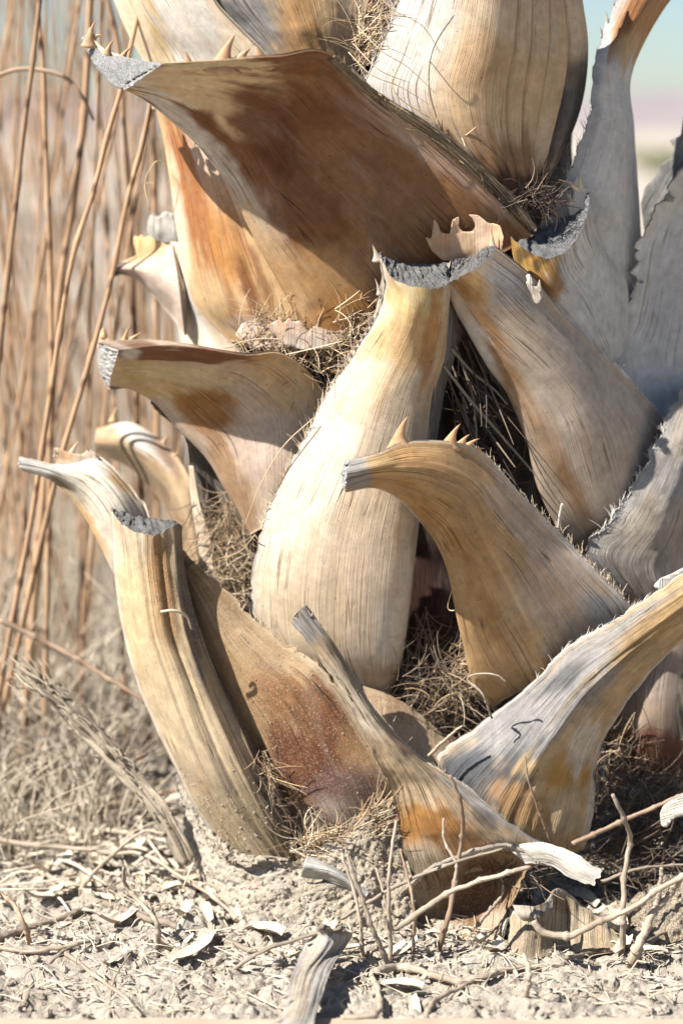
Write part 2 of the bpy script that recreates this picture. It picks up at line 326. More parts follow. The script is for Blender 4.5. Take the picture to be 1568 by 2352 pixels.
def patch(rows, base=TAN, blobs=(), edges=(), nu=56, nv=96, th=(0.25, 1.0), thtip=1.0, cut=None, cutcol=GREY, mat='leaf', ridge=0.16, rfreq=26,
          folds=(), jag=(0, 0), jagb=0, parent=None, name='leaf_base', seed=None, fringe=(), label=None, rollL=None, rollR=None, kind=None, jagf=30, crumple=0):
    """a leaf base: rows run from the cut tip to the foot, each a list of points across (x, y, d), optionally with a bulge in cm"""
    patch.k += 1; seed = patch.k * 17 if seed is None else seed
    parent = palm if parent is None else parent
    net = []
    for r in rows:
        r = list(r); bul = 0
        if not isinstance(r[-1], tuple): bul = r.pop()
        if rollL: r.insert(0, (r[0][0] + rollL[0], r[0][1] + rollL[1], r[0][2] - rollL[2]))
        if rollR: r.append((r[-1][0] + rollR[0], r[-1][1] + rollR[1], r[-1][2] - rollR[2]))
        q = np.array(r, float); q[:, 2] /= 0.0446
        q = crom(q, nu); q[:, 2] *= 0.0446; q[:, 2] += bul * np.sin(np.linspace(0, math.pi, nu))
        net.append(q)
    net = np.array(net); n2 = net.copy(); n2[..., 2] /= 0.0446
    g = crom(n2, nv); g[..., 2] *= 0.0446                                       # (nv, nu, 3)
    W = P(g[..., 0], g[..., 1], g[..., 2])
    U = np.linspace(0, 1, nu)[None, :]; V = np.linspace(0, 1, nv)[:, None]
    width = np.linalg.norm(np.diff(W, axis=1), axis=2).sum(1).mean(); Ls = np.linalg.norm(np.diff(W, axis=0), axis=2).mean(1)
    Lv = np.concatenate([[0], np.cumsum(Ls)]); vm = Lv[:, None] + 0 * U; um = U * width + 0 * V
    def normals(W):
        a = np.gradient(W, axis=1); b = np.gradient(W, axis=0); n = np.cross(a, b); n /= np.linalg.norm(n, axis=2)[..., None] + 1e-12
        c = np.array([0, CAM_Y, CAM_Z]) - W
        if np.sign((n * c).sum(-1)).mean() < 0: n = -n
        return n
    # torn / toothed margins
    for side, amp in zip((0, 1), jag):
        if amp:
            d = W[:, 1] - W[:, 0] if side == 0 else W[:, -2] - W[:, -1]
            d = d / (np.linalg.norm(d, axis=1)[:, None] + 1e-9)
            n1 = fbm(Lv * jagf * 4, 0 * Lv + side, seed + 3, 4); a = amp / 100 * np.clip((n1 - 0.35) * 2.2, 0, 1)
            w = sstep(0.16, 0.0, U[0] if side == 0 else 1 - U[0])
            W = W + d[:, None, :] * (a[:, None] * w[None, :])[..., None]
    if jagb:
        n1 = fbm(um[0] * 160, um[0] * 0, seed + 5, 4); t = W[-2] - W[-1]; t = t / (np.linalg.norm(t, axis=1)[:, None] + 1e-9)
        W = W + (sstep(0.88, 1, V) * (jagb / 100 * n1)[None, :])[..., None] * t[None]
    if cut is not None:
        tw = W[1] - W[0]; tw = tw / (np.linalg.norm(tw, axis=1)[:, None] + 1e-9); a_ = (fbm(um[0] * 170, um[0] * 0, seed + 31, 4) - .35) * .005
        W = W + (sstep(.07, 0, V) * a_[None, :])[..., None] * tw[None]
    if crumple: W = W + normals(W) * ((fbm(um * 22, vm * 22, seed + 41, 4) - .5) * crumple / 500)[..., None]
    n = normals(W)
    R = (fbm(um * rfreq * 6 + 0.5 * fbm(um * 30, vm * 8, seed), vm * 5, seed + 1, 3) - 0.5) * 2 * ridge * 0.0012
    R = R + (fbm(um * 14, vm * 9, seed + 2, 3) - 0.5) * 2 * 0.0022
    if mat == 'sandy': R = R + (fbm(um * 260, vm * 260, seed + 21, 3) - .5) * .006 + (fbm(um * 60, vm * 60, seed + 22, 3) - .5) * .012
    if mat in ('dusty', 'rough'): R = R + (fbm(um * 40, vm * 30, seed + 23, 4) - .5) * .004
    for (u0, wd, amp) in folds:
        uu = u0 + 0.03 * (fbm(vm * 7, 0 * vm, seed + int(u0 * 100), 2) - 0.5) * 2
        R = R + amp / 1000 * np.exp(-((U - uu) / wd) ** 2) * (0.55 + 0.9 * vnoise(vm * 9, 0 * vm, seed + 8))
    W = W + n * R[..., None]; n = normals(W)
    prof = np.sin(np.linspace(0, math.pi, nu)) ** 0.8
    tt = (th[0] + (th[1] - th[0]) * prof)[None, :] * (1 + (thtip - 1) * sstep(0.35, 0, V)) / 100
    I = W - n * tt[..., None]
    if cut is not None:
        cr = np.array(cut, float); cr[:, 2] /= 0.0446; cr = crom(cr, nu); cr[:, 2] *= 0.0446
        C0 = P(cr[:, 0], cr[:, 1], cr[:, 2]); C0 = C0 + ((fbm(um[0] * 150, um[0] * 0, seed + 33, 4) - .5) * .006)[:, None] * (C0 - W[0]) / (np.linalg.norm(C0 - W[0], axis=1)[:, None] + 1e-6) + UP * ((fbm(um[0] * 260, um[0] * 0 + 3, seed + 34, 3) - .5) * .004)[:, None]; I = I + (sstep(0.3, 0, V)[..., None]) * (C0 - I[0])[None]
    # colour of the dried skin (own pigment, stains, bleaching; a few blobs paint shade)
    c = np.zeros((nv, nu, 3)) + np.array(base)
    ns_ = fbm(um * 130, vm * 9, seed + 4, 5) - 0.5; nb_ = fbm(um * 45, vm * 45, seed + 6, 5) - 0.5
    X = g[..., 0]; Y = g[..., 1]
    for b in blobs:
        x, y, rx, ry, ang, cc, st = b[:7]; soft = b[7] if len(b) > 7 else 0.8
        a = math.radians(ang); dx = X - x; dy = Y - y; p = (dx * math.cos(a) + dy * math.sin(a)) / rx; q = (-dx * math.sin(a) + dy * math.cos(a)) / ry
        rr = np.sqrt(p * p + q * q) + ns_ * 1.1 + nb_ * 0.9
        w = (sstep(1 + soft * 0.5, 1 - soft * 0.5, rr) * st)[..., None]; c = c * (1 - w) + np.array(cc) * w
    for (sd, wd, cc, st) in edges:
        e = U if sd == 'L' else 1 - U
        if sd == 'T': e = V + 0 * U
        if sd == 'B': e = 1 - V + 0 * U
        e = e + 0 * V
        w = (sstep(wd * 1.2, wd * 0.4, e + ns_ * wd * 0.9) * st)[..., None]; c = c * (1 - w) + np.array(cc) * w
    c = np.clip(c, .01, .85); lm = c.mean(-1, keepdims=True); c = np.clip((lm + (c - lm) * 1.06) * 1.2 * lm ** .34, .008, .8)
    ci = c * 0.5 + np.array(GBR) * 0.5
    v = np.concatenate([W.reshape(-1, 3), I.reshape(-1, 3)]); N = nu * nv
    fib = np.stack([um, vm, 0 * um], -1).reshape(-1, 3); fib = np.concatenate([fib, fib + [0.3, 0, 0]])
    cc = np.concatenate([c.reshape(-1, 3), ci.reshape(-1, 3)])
    a = np.cross(W[0, 1] - W[0, 0], W[1, 0] - W[0, 0]); fl = False
    mid = (nv // 2, nu // 2); a = np.cross(W[mid[0], mid[1] + 1] - W[mid], W[mid[0] + 1, mid[1]] - W[mid])
    fl = a @ n[mid] < 0
    f = [gridf(nu, nv, 0, fl), gridf(nu, nv, N, not fl)]
    def strip(ids):
        ids = np.asarray(ids); q = np.stack([ids[:-1], ids[1:], ids[1:] + N, ids[:-1] + N], 1); return q
    L_ = np.arange(nv) * nu; R_ = L_ + nu - 1; B_ = (nv - 1) * nu + np.arange(nu)
    f += [strip(L_)[:, ::1 if fl else -1], strip(R_)[:, ::-1 if fl else 1], strip(B_)[:, ::1 if fl else -1]]
    if cut is None: f.append(strip(np.arange(nu)))
    o = mesh(name, v - BASE, np.concatenate(f), M[mat], parent, fib, cc)
    if label: o['label'] = label
    if kind: o['kind'] = kind
    if cut is not None:
        k = 12; t = np.linspace(0, 1, k)[:, None, None]; Cg = W[0][None] * (1 - t) + I[0][None] * t
        nn = normals(Cg); am = (fbm(um[0][None] * 220 + 0 * t[..., 0], t[..., 0] * 7 + 0 * um[0][None], seed + 9, 4) - 0.45)
        Cg = Cg + nn * (am * 0.010 * np.sin(t[..., 0] * math.pi) ** 0.5)[..., None]
        mott = fbm(um[0][None] * 300 + 0 * t[..., 0], t[..., 0] * 12 + 0 * um[0][None], seed + 12, 3)
        cc2 = np.array(cutcol)[None, None] * (0.6 + 0.8 * mott)[..., None]
        mesh('cut_end', Cg.reshape(-1, 3) - BASE, gridf(nu, k), M['cut'], o, None, cc2.reshape(-1, 3))
    for (sd, v0, v1, cnt, ln, cf) in fringe:
        B = Batch()
        for _ in range(cnt):
            i = int((v0 + (v1 - v0) * random.random()) * (nv - 1)); j = 0 if sd == 'L' else nu - 1; j2 = 2 if sd == 'L' else nu - 3
            p = W[i, j]; outw = W[i, j] - W[i, j2]; outw /= np.linalg.norm(outw) + 1e-9
            tg = W[min(i + 1, nv - 1), j] - W[max(i - 1, 0), j]; tg /= np.linalg.norm(tg) + 1e-9
            l = ln / 1000 * (0.4 + random.random()); dr = outw * (0.15 + 0.6 * random.random()) - tg * (0.5 + random.random()) + rng.normal(0, 0.25, 3)
            dr /= np.linalg.norm(dr); bend = rng.normal(0, 0.3, 3) * l
            vv, ff, fb = tube_data([p - dr * 0.002, p + dr * l * 0.5 + bend * 0.3, p + dr * l + bend], [0.00036, 0.0003, 0.00012], 3, 4, cap=False)
            B.add(vv, ff, fb, np.array(cf) * (0.7 + 0.6 * random.random()))
        fo = B.build('edge_fibre', M['fibre'], o, loc=None); fo.data.transform(__import__('mathutils').Matrix.Translation(-Vector(BASE))); fo['kind'] = 'stuff'
    o.data['k'] = patch.k
    patch.last = (W, n)
    return o
patch.k = 0

def plate(outline, dfun, th=0.35, base=TAN, blobs=(), mat='leaf', parent=None, name='leaf_base', step=9, smooth_out=1, label=None, grain=(0, 1)):
    """a flat-ish torn piece: outline traced, bent in depth by dfun(x, y), with thickness th cm"""
    pts = np.array(outline, float)
    if smooth_out:
        cl = np.concatenate([pts[-1:], pts, pts[:2]])
        out = []
        for i in range(len(pts)):
            p0, p1, p2, p3 = pts[i - 1], pts[i], pts[(i + 1) % len(pts)], pts[(i + 2) % len(pts)]
            m = max(2, int(np.linalg.norm(p2 - p1) / 5)); t = np.linspace(0, 1, m, endpoint=False)[:, None]
            out.append(0.5 * ((2 * p1) + (-p0 + p2) * t * 0.8 + (2*p0*0.8 - (5 - 0.6 + 0.2) * p1 + (4 - 0.2 + 0.0) * p2 - p3 * 0.8) * t**2 * 0 + 0) + (p2 - p1) * (t - 0) * 0 + 0 if False else p1 * (1 - t) + p2 * t)
        pts = np.concatenate(out)
        k = np.roll(pts, 1, 0) * 0.2 + pts * 0.6 + np.roll(pts, -1, 0) * 0.2; pts = k
    x0, y0 = pts.min(0); x1, y1 = pts.max(0)
    gxx, gyy = np.meshgrid(np.arange(x0 + step / 2, x1, step), np.arange(y0 + step / 2, y1, step)); ip = np.stack([gxx.ravel(), gyy.ravel()], 1)
    allp = [Vector(p) for p in pts] + [Vector(p + rng.normal(0, step * 0.12, 2)) for p in ip]
    n = len(pts); ed = [(i, (i + 1) % n) for i in range(n)]
    vo, eo, fo, *_ = geometry.delaunay_2d_cdt(allp, ed, [], 1, 1e-4)
    q = np.array([(p.x, p.y) for p in vo]); d = np.array([dfun(a, b) for a, b in q])
    d = d + (fbm(q[:, 0] * 0.03, q[:, 1] * 0.03, 77, 3) - 0.5) * 0.5
    A = P(q[:, 0], q[:, 1], d); Bk = P(q[:, 0], q[:, 1], d - th)
    N = len(q); f = [tuple(t) for t in fo] + [tuple(i + N for i in t[::-1]) for t in fo]
    cnt = {}
    for t in fo:
        for i in range(len(t)):
            e = (t[i], t[(i + 1) % len(t)]); cnt[e] = 1
    f += [(e[1], e[0], e[0] + N, e[1] + N) for e in cnt if (e[1], e[0]) not in cnt]
    c = np.zeros((N, 3)) + np.array(base); nb_ = fbm(q[:, 0] * 0.03, q[:, 1] * 0.03, 9, 3) - 0.5
    for (x, y, rx, ry, ang, cc, st) in blobs:
        a = math.radians(ang); dx = q[:, 0] - x; dy = q[:, 1] - y
        rr = np.hypot((dx * math.cos(a) + dy * math.sin(a)) / rx, (-dx * math.sin(a) + dy * math.cos(a)) / ry) + nb_
        w = (sstep(1.4, 0.6, rr) * st)[:, None]; c = c * (1 - w) + np.array(cc) * w
    gq = q * 0.000446; fib = np.stack([gq @ np.array([grain[1], -grain[0]]), gq @ np.array(grain), 0 * gq[:, 0]], -1)
    o = mesh(name, np.concatenate([A, Bk]) - BASE, f, M[mat], palm if parent is None else parent, np.concatenate([fib, fib]), np.concatenate([c, c]))
    if label: o['label'] = label
    return o

def thorn(parent, x, y, d, dx, dy, w, hook=0, c=(0.46, 0.29, 0.16), dd=0.0, tip=(0.30, 0.17, 0.09)):
    """a curved, flattened spine from (x,y) to (x+dx,y+dy); base width w; hook bends it sideways"""
    n = 12; t = np.linspace(0, 1, n); L = math.hypot(dx, dy); k_ = .28 * w / L; x -= dx * k_; y -= dy * k_; dx *= 1 + k_; dy *= 1 + k_; L *= 1 + k_; nx, ny = 1.5 * dy / L, -1.5 * dx / L
    px = x + dx * t + nx * hook * (t ** 2.2 - t * 0.35); py = y + dy * t + ny * hook * (t ** 2.2 - t * 0.35); pd = d + dd * t - .55 * (1 - t) ** 2
    c0 = P(px, py, pd); wr = (w * 0.62 * 0.000446) * (0.42 * (1 - t) ** 0.8 + 0.58 * np.maximum(1 - t, 0) ** 4) * 1.0 + 1e-5
    v, f, fib = tube_data(c0, wr, 8, None, 0.5)
    cc = np.array(c)[None] * (1 - np.repeat(t, 8)[:, None] ** 2) + np.array(tip)[None] * np.repeat(t, 8)[:, None] ** 2
    return mesh('thorn', v - BASE, f, M['thorn'], parent, fib, cc)

def grit(W, n, v0, v1, big=.0022):
    ph = (1 + 5 ** .5) / 2; iv = np.array([(-1, ph, 0), (1, ph, 0), (-1, -ph, 0), (1, -ph, 0), (0, -1, ph), (0, 1, ph), (0, -1, -ph), (0, 1, -ph), (ph, 0, -1), (ph, 0, 1), (-ph, 0, -1), (-ph, 0, 1)]) / 1.9
    fi = np.array([(0, 11, 5), (0, 5, 1), (0, 1, 7), (0, 7, 10), (0, 10, 11), (1, 5, 9), (5, 11, 4), (11, 10, 2), (10, 7, 6), (7, 1, 8), (3, 9, 4), (3, 4, 2), (3, 2, 6), (3, 6, 8), (3, 8, 9), (4, 9, 5), (2, 4, 11), (6, 2, 10), (8, 6, 7), (9, 8, 1)])
    V = []; F = []; nv, nu = W.shape[:2]
    for k in range(n):
        i = int((v0 + (v1 - v0) * random.random() ** .7) * (nv - 1)); j = random.randint(1, nu - 2); s_ = .0004 + big * random.random() ** 4
        V.append(iv * s_ * rng.uniform(.6, 1.3, (12, 1)) * rng.uniform(.7, 1.2, 3) + W[i, j] + rng.normal(0, .001, 3) * [1, .2, 1]); F.append(fi + 12 * k)
    o = mesh('sand_grains', np.concatenate(V) - BASE, np.concatenate(F), M['soil'], palm, smooth=False); o['kind'] = 'stuff'
# trunk core behind the leaf bases
def core():
    nu, nv = 120, 130; th = np.linspace(0, 2 * math.pi, nu); z = np.linspace(-0.04, 1.75, nv)[:, None]
    r = 0.235 - 0.05 * sstep(0.0, 1.2, z) + 0.02 * np.exp(-z / 0.1)
    um = th[None, :] * 0.24 + 0 * z; rr = r + 0.012 * (fbm(um * 60, z * 6 + 0 * um, 3, 4) - 0.5) + 0.01 * (fbm(um * 20, z * 20, 4, 3) - 0.5)
    v = np.stack([0.06 + rr * np.sin(th), 0.275 - rr * np.cos(th), z + 0 * um], -1)
    c = np.zeros((nv, nu, 3)) + np.array((0.045, 0.02, 0.014)); w = sstep(0.45, 0.65, fbm(um * 40, z * 7 + 0 * um, 14, 4))[..., None]; c = c * (1 - w) + np.array((0.06, 0.045, 0.034)) * w  # red-brown core, darkened so the gaps look more deeply shaded
    return mesh('trunk', v.reshape(-1, 3) - BASE, gridf(nu, nv), M['rough'], palm, np.stack([um, z + 0 * um, 0 * um], -1).reshape(-1, 3), c.reshape(-1, 3))
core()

# --- top of the picture
patch([[(225,-160,-17),(330,-160,-9),(455,-160,-5)],[(263,0,-17),(370,0,-9),(490,0,-5.5)],[(298,80,-16.5),(410,70,-9),(548,65,-5)],[(332,140,-16),(450,130,-9),(603,122,-4.5)],[(350,250,-16),(480,240,-9),(660,230,-4.5)]],
      CREAM, [(345,60,34,200,-18,YEL,.75),(430,60,60,260,-20,PALE,.9),(315,20,20,150,-18,CREAM,.8)], th=(.4,1), label='bleached cream sheath above the long jutting stub')
patch([[(465,-160,-6.5),(640,-160,-3),(800,-160,-3.5)],[(480,0,-7),(560,0,-4.5),(680,0,-2.5),(845,0,-4)],[(540,62,-6.5),(620,62,-4),(710,62,-2.5),(835,62,-4.2)],[(594,112,-6),(650,112,-4),(720,112,-3),(825,112,-4.5)],[(650,215,-5),(700,215,-4),(740,215,-3),(830,215,-5)]],
      TAN, [(560,40,70,120,-35,GREY,.95),(690,40,50,160,0,ORANGE,.45),(800,60,40,140,0,PALE,.4)], mat='rough', ridge=2.6, rfreq=14, label='ridged brown sheath with a grey margin')
patch([[(960,-160,1),(1130,-160,3.6),(1310,-160,-5)],[(915,0,.5),(1110,0,3.6),(1337,0,-6)],[(872,115,0),(1100,110,3.6),(1350,110,-7)],[(835,215,-.5),(1090,215,3.2),(1338,230,-7.5)],[(890,295,-.5),(1100,310,2.5),(1308,320,-7)],[(1010,385,-.5),(1150,395,1.5),(1268,400,-5.5)],[(1130,470,-1.5),(1190,480,-.5),(1240,465,-2.5)]],
      (0.52,.40,.275), [(930,120,95,260,18,(.52,.48,.43),.85),(1150,250,150,170,0,TAN,.7),(1160,400,150,75,20,(.30,.165,.085),.85),(1190,450,110,50,15,(.10,.05,.035),.95),(1312,300,36,150,10,(.09,.09,.095),.85),(1100,130,60,60,30,(.42,.26,.14),.5)],  # dark band on the right: stain with the gap's shadow painted in
      folds=[(.60,.008,-9),(.64,.02,6),(.68,.008,-14),(.735,.022,8),(.78,.008,-15),(.84,.026,9),(.89,.01,-12),(.94,.02,6)], nu=170, fringe=[('L',.15,.6,90,16,PALE)], label='broad upper sheath folded along its shaded side')

# --- orange sheath on the left below the long stub
patch([[(345,215,-15),(400,230,-8),(470,260,-4)],[(370,300,-14),(440,330,-6.5),(530,400,-2)],[(388,400,-13),(470,430,-6),(580,510,-1.5)],[(402,510,-12.5),(490,540,-5.5),(620,590,-1)],[(420,610,-12),(520,640,-5),(660,680,-1)],[(445,695,-11),(550,715,-4.5),(700,760,-1)],[(530,785,-8),(620,790,-4),(730,810,-1.5)]],
      (.50,.33,.17), [(440,430,34,190,-14,(.36,.13,.045),.85),(400,540,26,200,-8,CREAM,.8),(505,440,34,200,-20,PINK,.8),(530,560,40,130,-18,ORANGE,.8),(570,660,18,90,-20,BROWN,.9),(600,640,10,90,-20,BROWN,.7),(535,700,12,60,-20,BROWN,.5),(470,690,40,60,0,TAN,.7),(620,760,100,22,10,PINK,.6)],
      folds=[(.62,.03,-4),(.72,.03,4),(.8,.02,-3)], nu=70, th=(.3,1), label='orange brown sheath with dark streaks under the long stub')

# --- long jutting stub, upper left
C_ = patch([[(285,206,5),(325,180,8.5),(372,147,12)],[(345,238,4),(420,192,9),(508,140,14)],[(450,327,2.5),(540,230,7.5),(640,132,13)],[(520,420,1.5),(630,270,5.2),(745,122,9.5)],[(565,510,.8),(700,370,3.6),(850,218,5.5)],[(612,600,.2),(790,470,3.6),(1000,330,3)],[(660,690,-.3),(880,570,3),(1120,436,1.5)],[(715,795,-1),(950,690,1.5),(1225,540,-.5)]],
      (.25,.115,.05), [(470,185,215,58,4,(.58,.45,.29),1,.35),(550,255,90,60,40,(.56,.42,.26),.95,.5),(430,290,150,26,42,PALE,.85),(560,470,200,40,58,PALE,.75),(640,620,200,50,60,(.50,.33,.175),.9),(760,640,130,90,0,(.47,.28,.125),.8),(930,420,270,120,38,(.34,.19,.095),.6),(610,300,60,110,-30,(.17,.065,.027),.8),(700,250,120,60,20,(.21,.09,.04),.6),(1010,360,230,30,38,PINK,.5),(700,170,60,60,30,(.27,.12,.05),.6),(760,720,90,40,-30,ORANGE,.5)],  # brown skin, its dark band deepened to paint shade under the overhang
      edges=[('L',.07,PALE,.8)], rollL=(14,-16,4.5), nu=80, nv=110, th=(.3,1.6), cut=[(287,200,2.5),(318,160,3.5),(368,144,8)], cutcol=(.32,.31,.29), label='long thorn edged stub jutting left over the orange sheath', fringe=[('R',.45,.9,60,10,TAN)])
plate([(185,84),(197,82),(205,88),(222,112),(245,130),(276,128),(330,139),(372,147),(330,168),(290,192),(285,206),(262,200),(235,172),(212,140),(198,112)], lambda x, y: 4.0 + (x - 280) * 0.08 - abs(y - 150) * 0.01, 1.0, (.30,.29,.275), mat='cut', parent=C_, name='cut_end', step=7)
fm = plate([(200,112),(188,86),(200,80),(207,60),(213,76),(222,96),(240,112),(262,122),(285,126),(300,136),(275,140),(245,134)], lambda x, y: -1.0 + (x - 280) * 0.03, .5, PINK, parent=C_, name='far_margin', step=8)
for a in ((206,98,-1,4,-54,34,-12),(220,84,-1,16,-8,16,-6),(248,122,-.6,6,-34,28,-10),(284,132,1,6,-26,32,-12)): thorn(C_, *a)
for a in ((436,154,11.6,-6,-40,34,6),(514,146,12.6,8,-70,70,-20),(552,140,12.4,12,-34,50,-14),(600,142,11.8,-4,-36,46,8),(470,146,12,-12,-6,14,0)): thorn(C_, *a, c=(.42,.24,.12))
# (the margin ends in a blunt knot)
# fibrous band along its right margin
patch([[(752,135,8.8),(775,135,7.5)],[(850,220,5.4),(880,222,4.6)],[(950,290,3.6),(1010,300,3)],[(1060,375,2.6),(1110,385,1.5)],[(1150,465,1),(1195,468,.2)],[(1215,530,-.4),(1230,528,-.8)]], (.33,.245,.145), [(1130,470,60,40,40,BLK,.7)], mat='rough', ridge=6, rfreq=90, nu=60, th=(.1,.3), name='fibre_band', parent=C_)
# torn skin at the foot of the orange sheath and the stub
plate([(612,748),(640,733),(652,742),(664,728),(672,740),(690,735),(705,760),(740,735),(752,700),(770,706),(800,690),(810,668),(850,650),(872,640),(872,690),(830,760),(760,800),(700,805),(650,790)], lambda x, y: .9 + (x - 740) * .004, .15, (.40,.29,.215), [(700,790,60,30,0,PALE,.5)], name='torn_skin', step=9)
plate([(540,770),(556,742),(575,736),(600,745),(640,760),(690,790),(640,800),(580,800)], lambda x, y: -4 + (x - 560) * .02, .15, PINK, name='torn_skin', step=9)

# --- small blurred stubs at the left silhouette
E_ = patch([[(260,606,-20),(257,616,-19),(262,626,-20)],[(310,585,-19.5),(315,620,-16),(325,652,-18.5)],[(350,565,-18),(360,630,-14),(385,716,-15)],[(395,560,-16),(410,650,-12),(425,770,-13)]], PINK, [(262,615,16,16,0,DKG,.8),(340,570,50,20,-20,(.5,.32,.13),.7),(360,690,40,30,40,GBR,.6)], nu=30, nv=40, label='short pointed stub on the shaded left flank')  # grey-brown blob paints shading on the underside
plate([(305,552),(308,540),(318,546),(326,536),(332,548),(342,540),(352,548),(372,556),(395,570),(410,620),(380,620),(345,600),(318,598)], lambda x, y: -17.5 + (x - 350) * .02, .4, (.52,.36,.18), parent=E_, name='far_margin')
plate([(338,530),(342,500),(352,488),(362,500),(378,486),(405,492),(412,560),(380,562),(345,555)], lambda x, y: -21, .5, PALE, name='leaf_base', label='bleached stump end peeping past the left flank')
patch([[(390,555,-18),(428,560,-12.5)],[(400,660,-17),(446,690,-11)],[(415,780,-16),(545,795,-8)],[(428,850,-15),(570,840,-7.5)]], CREAM, [(440,700,16,90,-25,PALE,.9)], nu=30, nv=40, label='cream sheath edge behind the orange sheath')

# --- mid left stub with the reddish trimmed margin
F_ = patch([[(250,889,-6),(257,850,-3.2),(272,806,0)],[(300,897,-6),(350,850,-1),(400,794,4)],[(355,926,-6),(450,872,-.5),(562,817,5)],[(410,985,-5.5),(520,910,-1),(650,816,2)],[(470,1050,-5),(590,980,-1),(745,905,-.4)],[(520,1130,-4.5),(610,1080,-.8),(735,1020,-.8)],[(575,1228,-4),(630,1195,-1.2),(700,1150,-1)]],
      (.47,.36,.265), [(350,870,120,40,15,YEL,.8),(480,940,70,55,30,(.34,.155,.05),.9),(430,860,110,28,8,(.52,.43,.28),.7),(420,815,170,16,2,(.22,.095,.045),.95,.3),(600,1010,70,120,20,PINK,.7),(660,870,80,70,0,(.52,.36,.19),.8),(545,1120,30,110,-25,(.36,.2,.09),.7),(300,815,20,10,0,PALE,.8)],
      nu=76, nv=96, th=(.3,1.4), cut=[(247,892,-6.8),(227,845,-8.5),(224,786,-9.5)], cutcol=(.40,.37,.33), rollL=(12,-12,3), label='stub with a reddish trimmed upper margin and pale cut end')
fm = plate([(222,800),(232,758),(240,750),(246,772),(262,792),(285,792),(300,784),(330,790),(350,798),(310,812),(272,812),(245,830)], lambda x, y: -8.5 + (x - 280) * .01, .5, (.50,.36,.23), parent=F_, name='far_margin')
for a in ((240,770,-8.5,2,-22,20,4),(286,792,-8,4,-48,30,-12),(296,786,-8,30,-28,26,-6),(335,792,-7.6,12,-20,18,-6),(352,798,-7.4,6,-14,14,-4)): thorn(F_, *a, c=(.5,.33,.16))
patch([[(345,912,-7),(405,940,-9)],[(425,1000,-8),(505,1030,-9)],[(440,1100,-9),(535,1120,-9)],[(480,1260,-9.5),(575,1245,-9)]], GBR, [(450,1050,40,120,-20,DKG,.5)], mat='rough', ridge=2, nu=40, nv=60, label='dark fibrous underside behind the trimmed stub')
patch([[(433,1070,-8),(443,1070,-8)],[(438,1150,-7.6),(458,1158,-7.4)],[(451,1230,-7.2),(481,1232,-7)],[(464,1310,-6.6),(500,1340,-6.4)],[(482,1385,-6),(565,1405,-6)]], CREAM, nu=20, nv=50, th=(.2,.5), label='narrow pale blade standing in the gap')

# --- blurred curved stub further left
G_ = patch([[(218,1042,-24),(216,1015,-23),(224,985,-25)],[(300,1078,-22),(300,1020,-19.5),(305,972,-23)],[(370,1150,-20),(385,1085,-17.5),(392,1035,-21)],[(412,1250,-18),(430,1180,-15.5),(440,1110,-17)],[(436,1330,-16),(460,1290,-14.5),(480,1250,-16)]],
      (.46,.33,.2), [(330,1005,150,30,38,PALE,.9),(320,1095,130,30,38,(.27,.2,.135),.85),(395,1200,100,30,62,(.27,.18,.11),.8),(400,1060,20,60,-40,ORANGE,.5)], nu=44, nv=60, cut=[(222,1040,-25.5),(220,1015,-25.5),(226,988,-26)], label='curved stub with thorny rim behind the tall left stubs')
for a in ((262,962,-24,2,-32,24,-8),(312,978,-23,-6,-20,26,4),(376,1020,-21.5,8,-24,24,-4),(400,1048,-20,12,-14,18,0)): thorn(G_, *a, c=(.52,.36,.2))

# --- right side, from the back
K_ = patch([[(1428,-60,-10),(1500,-70,-8),(1600,-60,-13)],[(1412,0,-10),(1470,12,-8),(1537,0,-13)],[(1385,62,-9.5),(1430,80,-8),(1480,92,-13)],[(1362,130,-7),(1405,160,-6.5),(1446,187,-12.5)],[(1355,245,-5.5),(1410,260,-6),(1456,290,-13)],[(1318,360,-4.5),(1400,380,-5.8),(1463,400,-13)],[(1278,450,-4),(1390,480,-5.8),(1470,510,-13)],[(1235,535,-4.5),(1380,580,-6.5),(1474,610,-13.5)],[(1290,650,-6),(1390,680,-8),(1470,720,-14)],[(1370,760,-9),(1410,770,-10),(1450,790,-14)]],
      (.50,.47,.43), [(1480,20,80,110,30,(.42,.22,.09),.95,.5),(1440,110,30,60,20,(.45,.3,.16),.8),(1395,200,22,50,20,PALE,.9),(1450,30,16,60,30,BROWN,.7)], edges=[('L',.16,(.36,.35,.335),.8)], jag=(.5,0), nu=80, ridge=.6, fringe=[('L',.4,.75,70,9,(.4,.38,.35))], label='pale shaded sheath rising to a brown stalk')
for a in ((1395,58,-9.6,-4,-36,16,2),(1408,30,-9.8,0,-34,14,2),(1384,80,-9.5,-8,-20,14,0)): thorn(K_, *a, c=PALE)
plate([(1580,236),(1568,268),(1562,312),(1535,322),(1546,336),(1541,362),(1518,376),(1512,398),(1480,430),(1470,470),(1478,530),(1510,520),(1560,440),(1620,380),(1620,230)], lambda x, y: -16 + (x - 1500) * .01, .5, (.20,.19,.175), mat='rough', label='dark jagged blade at the right flank', grain=(-.5, .85))
patch([[(1575,372,-10),(1670,372,-17)],[(1500,482,-9.5),(1660,480,-15)],[(1460,562,-9.5),(1650,560,-14.5)],[(1440,650,-9.5),(1650,660,-14.5)],[(1420,730,-9.3),(1650,740,-14.5)],[(1388,822,-8.3),(1650,840,-14)],[(1440,905,-9),(1650,905,-14)],[(1530,985,-10),(1650,985,-14)]],
      (.52,.49,.45), [(1530,480,40,60,-50,PALE,.8),(1545,650,60,200,10,(.44,.43,.42),.6)], jag=(1.6,0), jagf=24, nu=60, edges=[('L',.06,PALE,.8)], fringe=[('L',.45,.75,60,10,PALE)], label='grey white sheath with a torn toothed edge at the right flank')
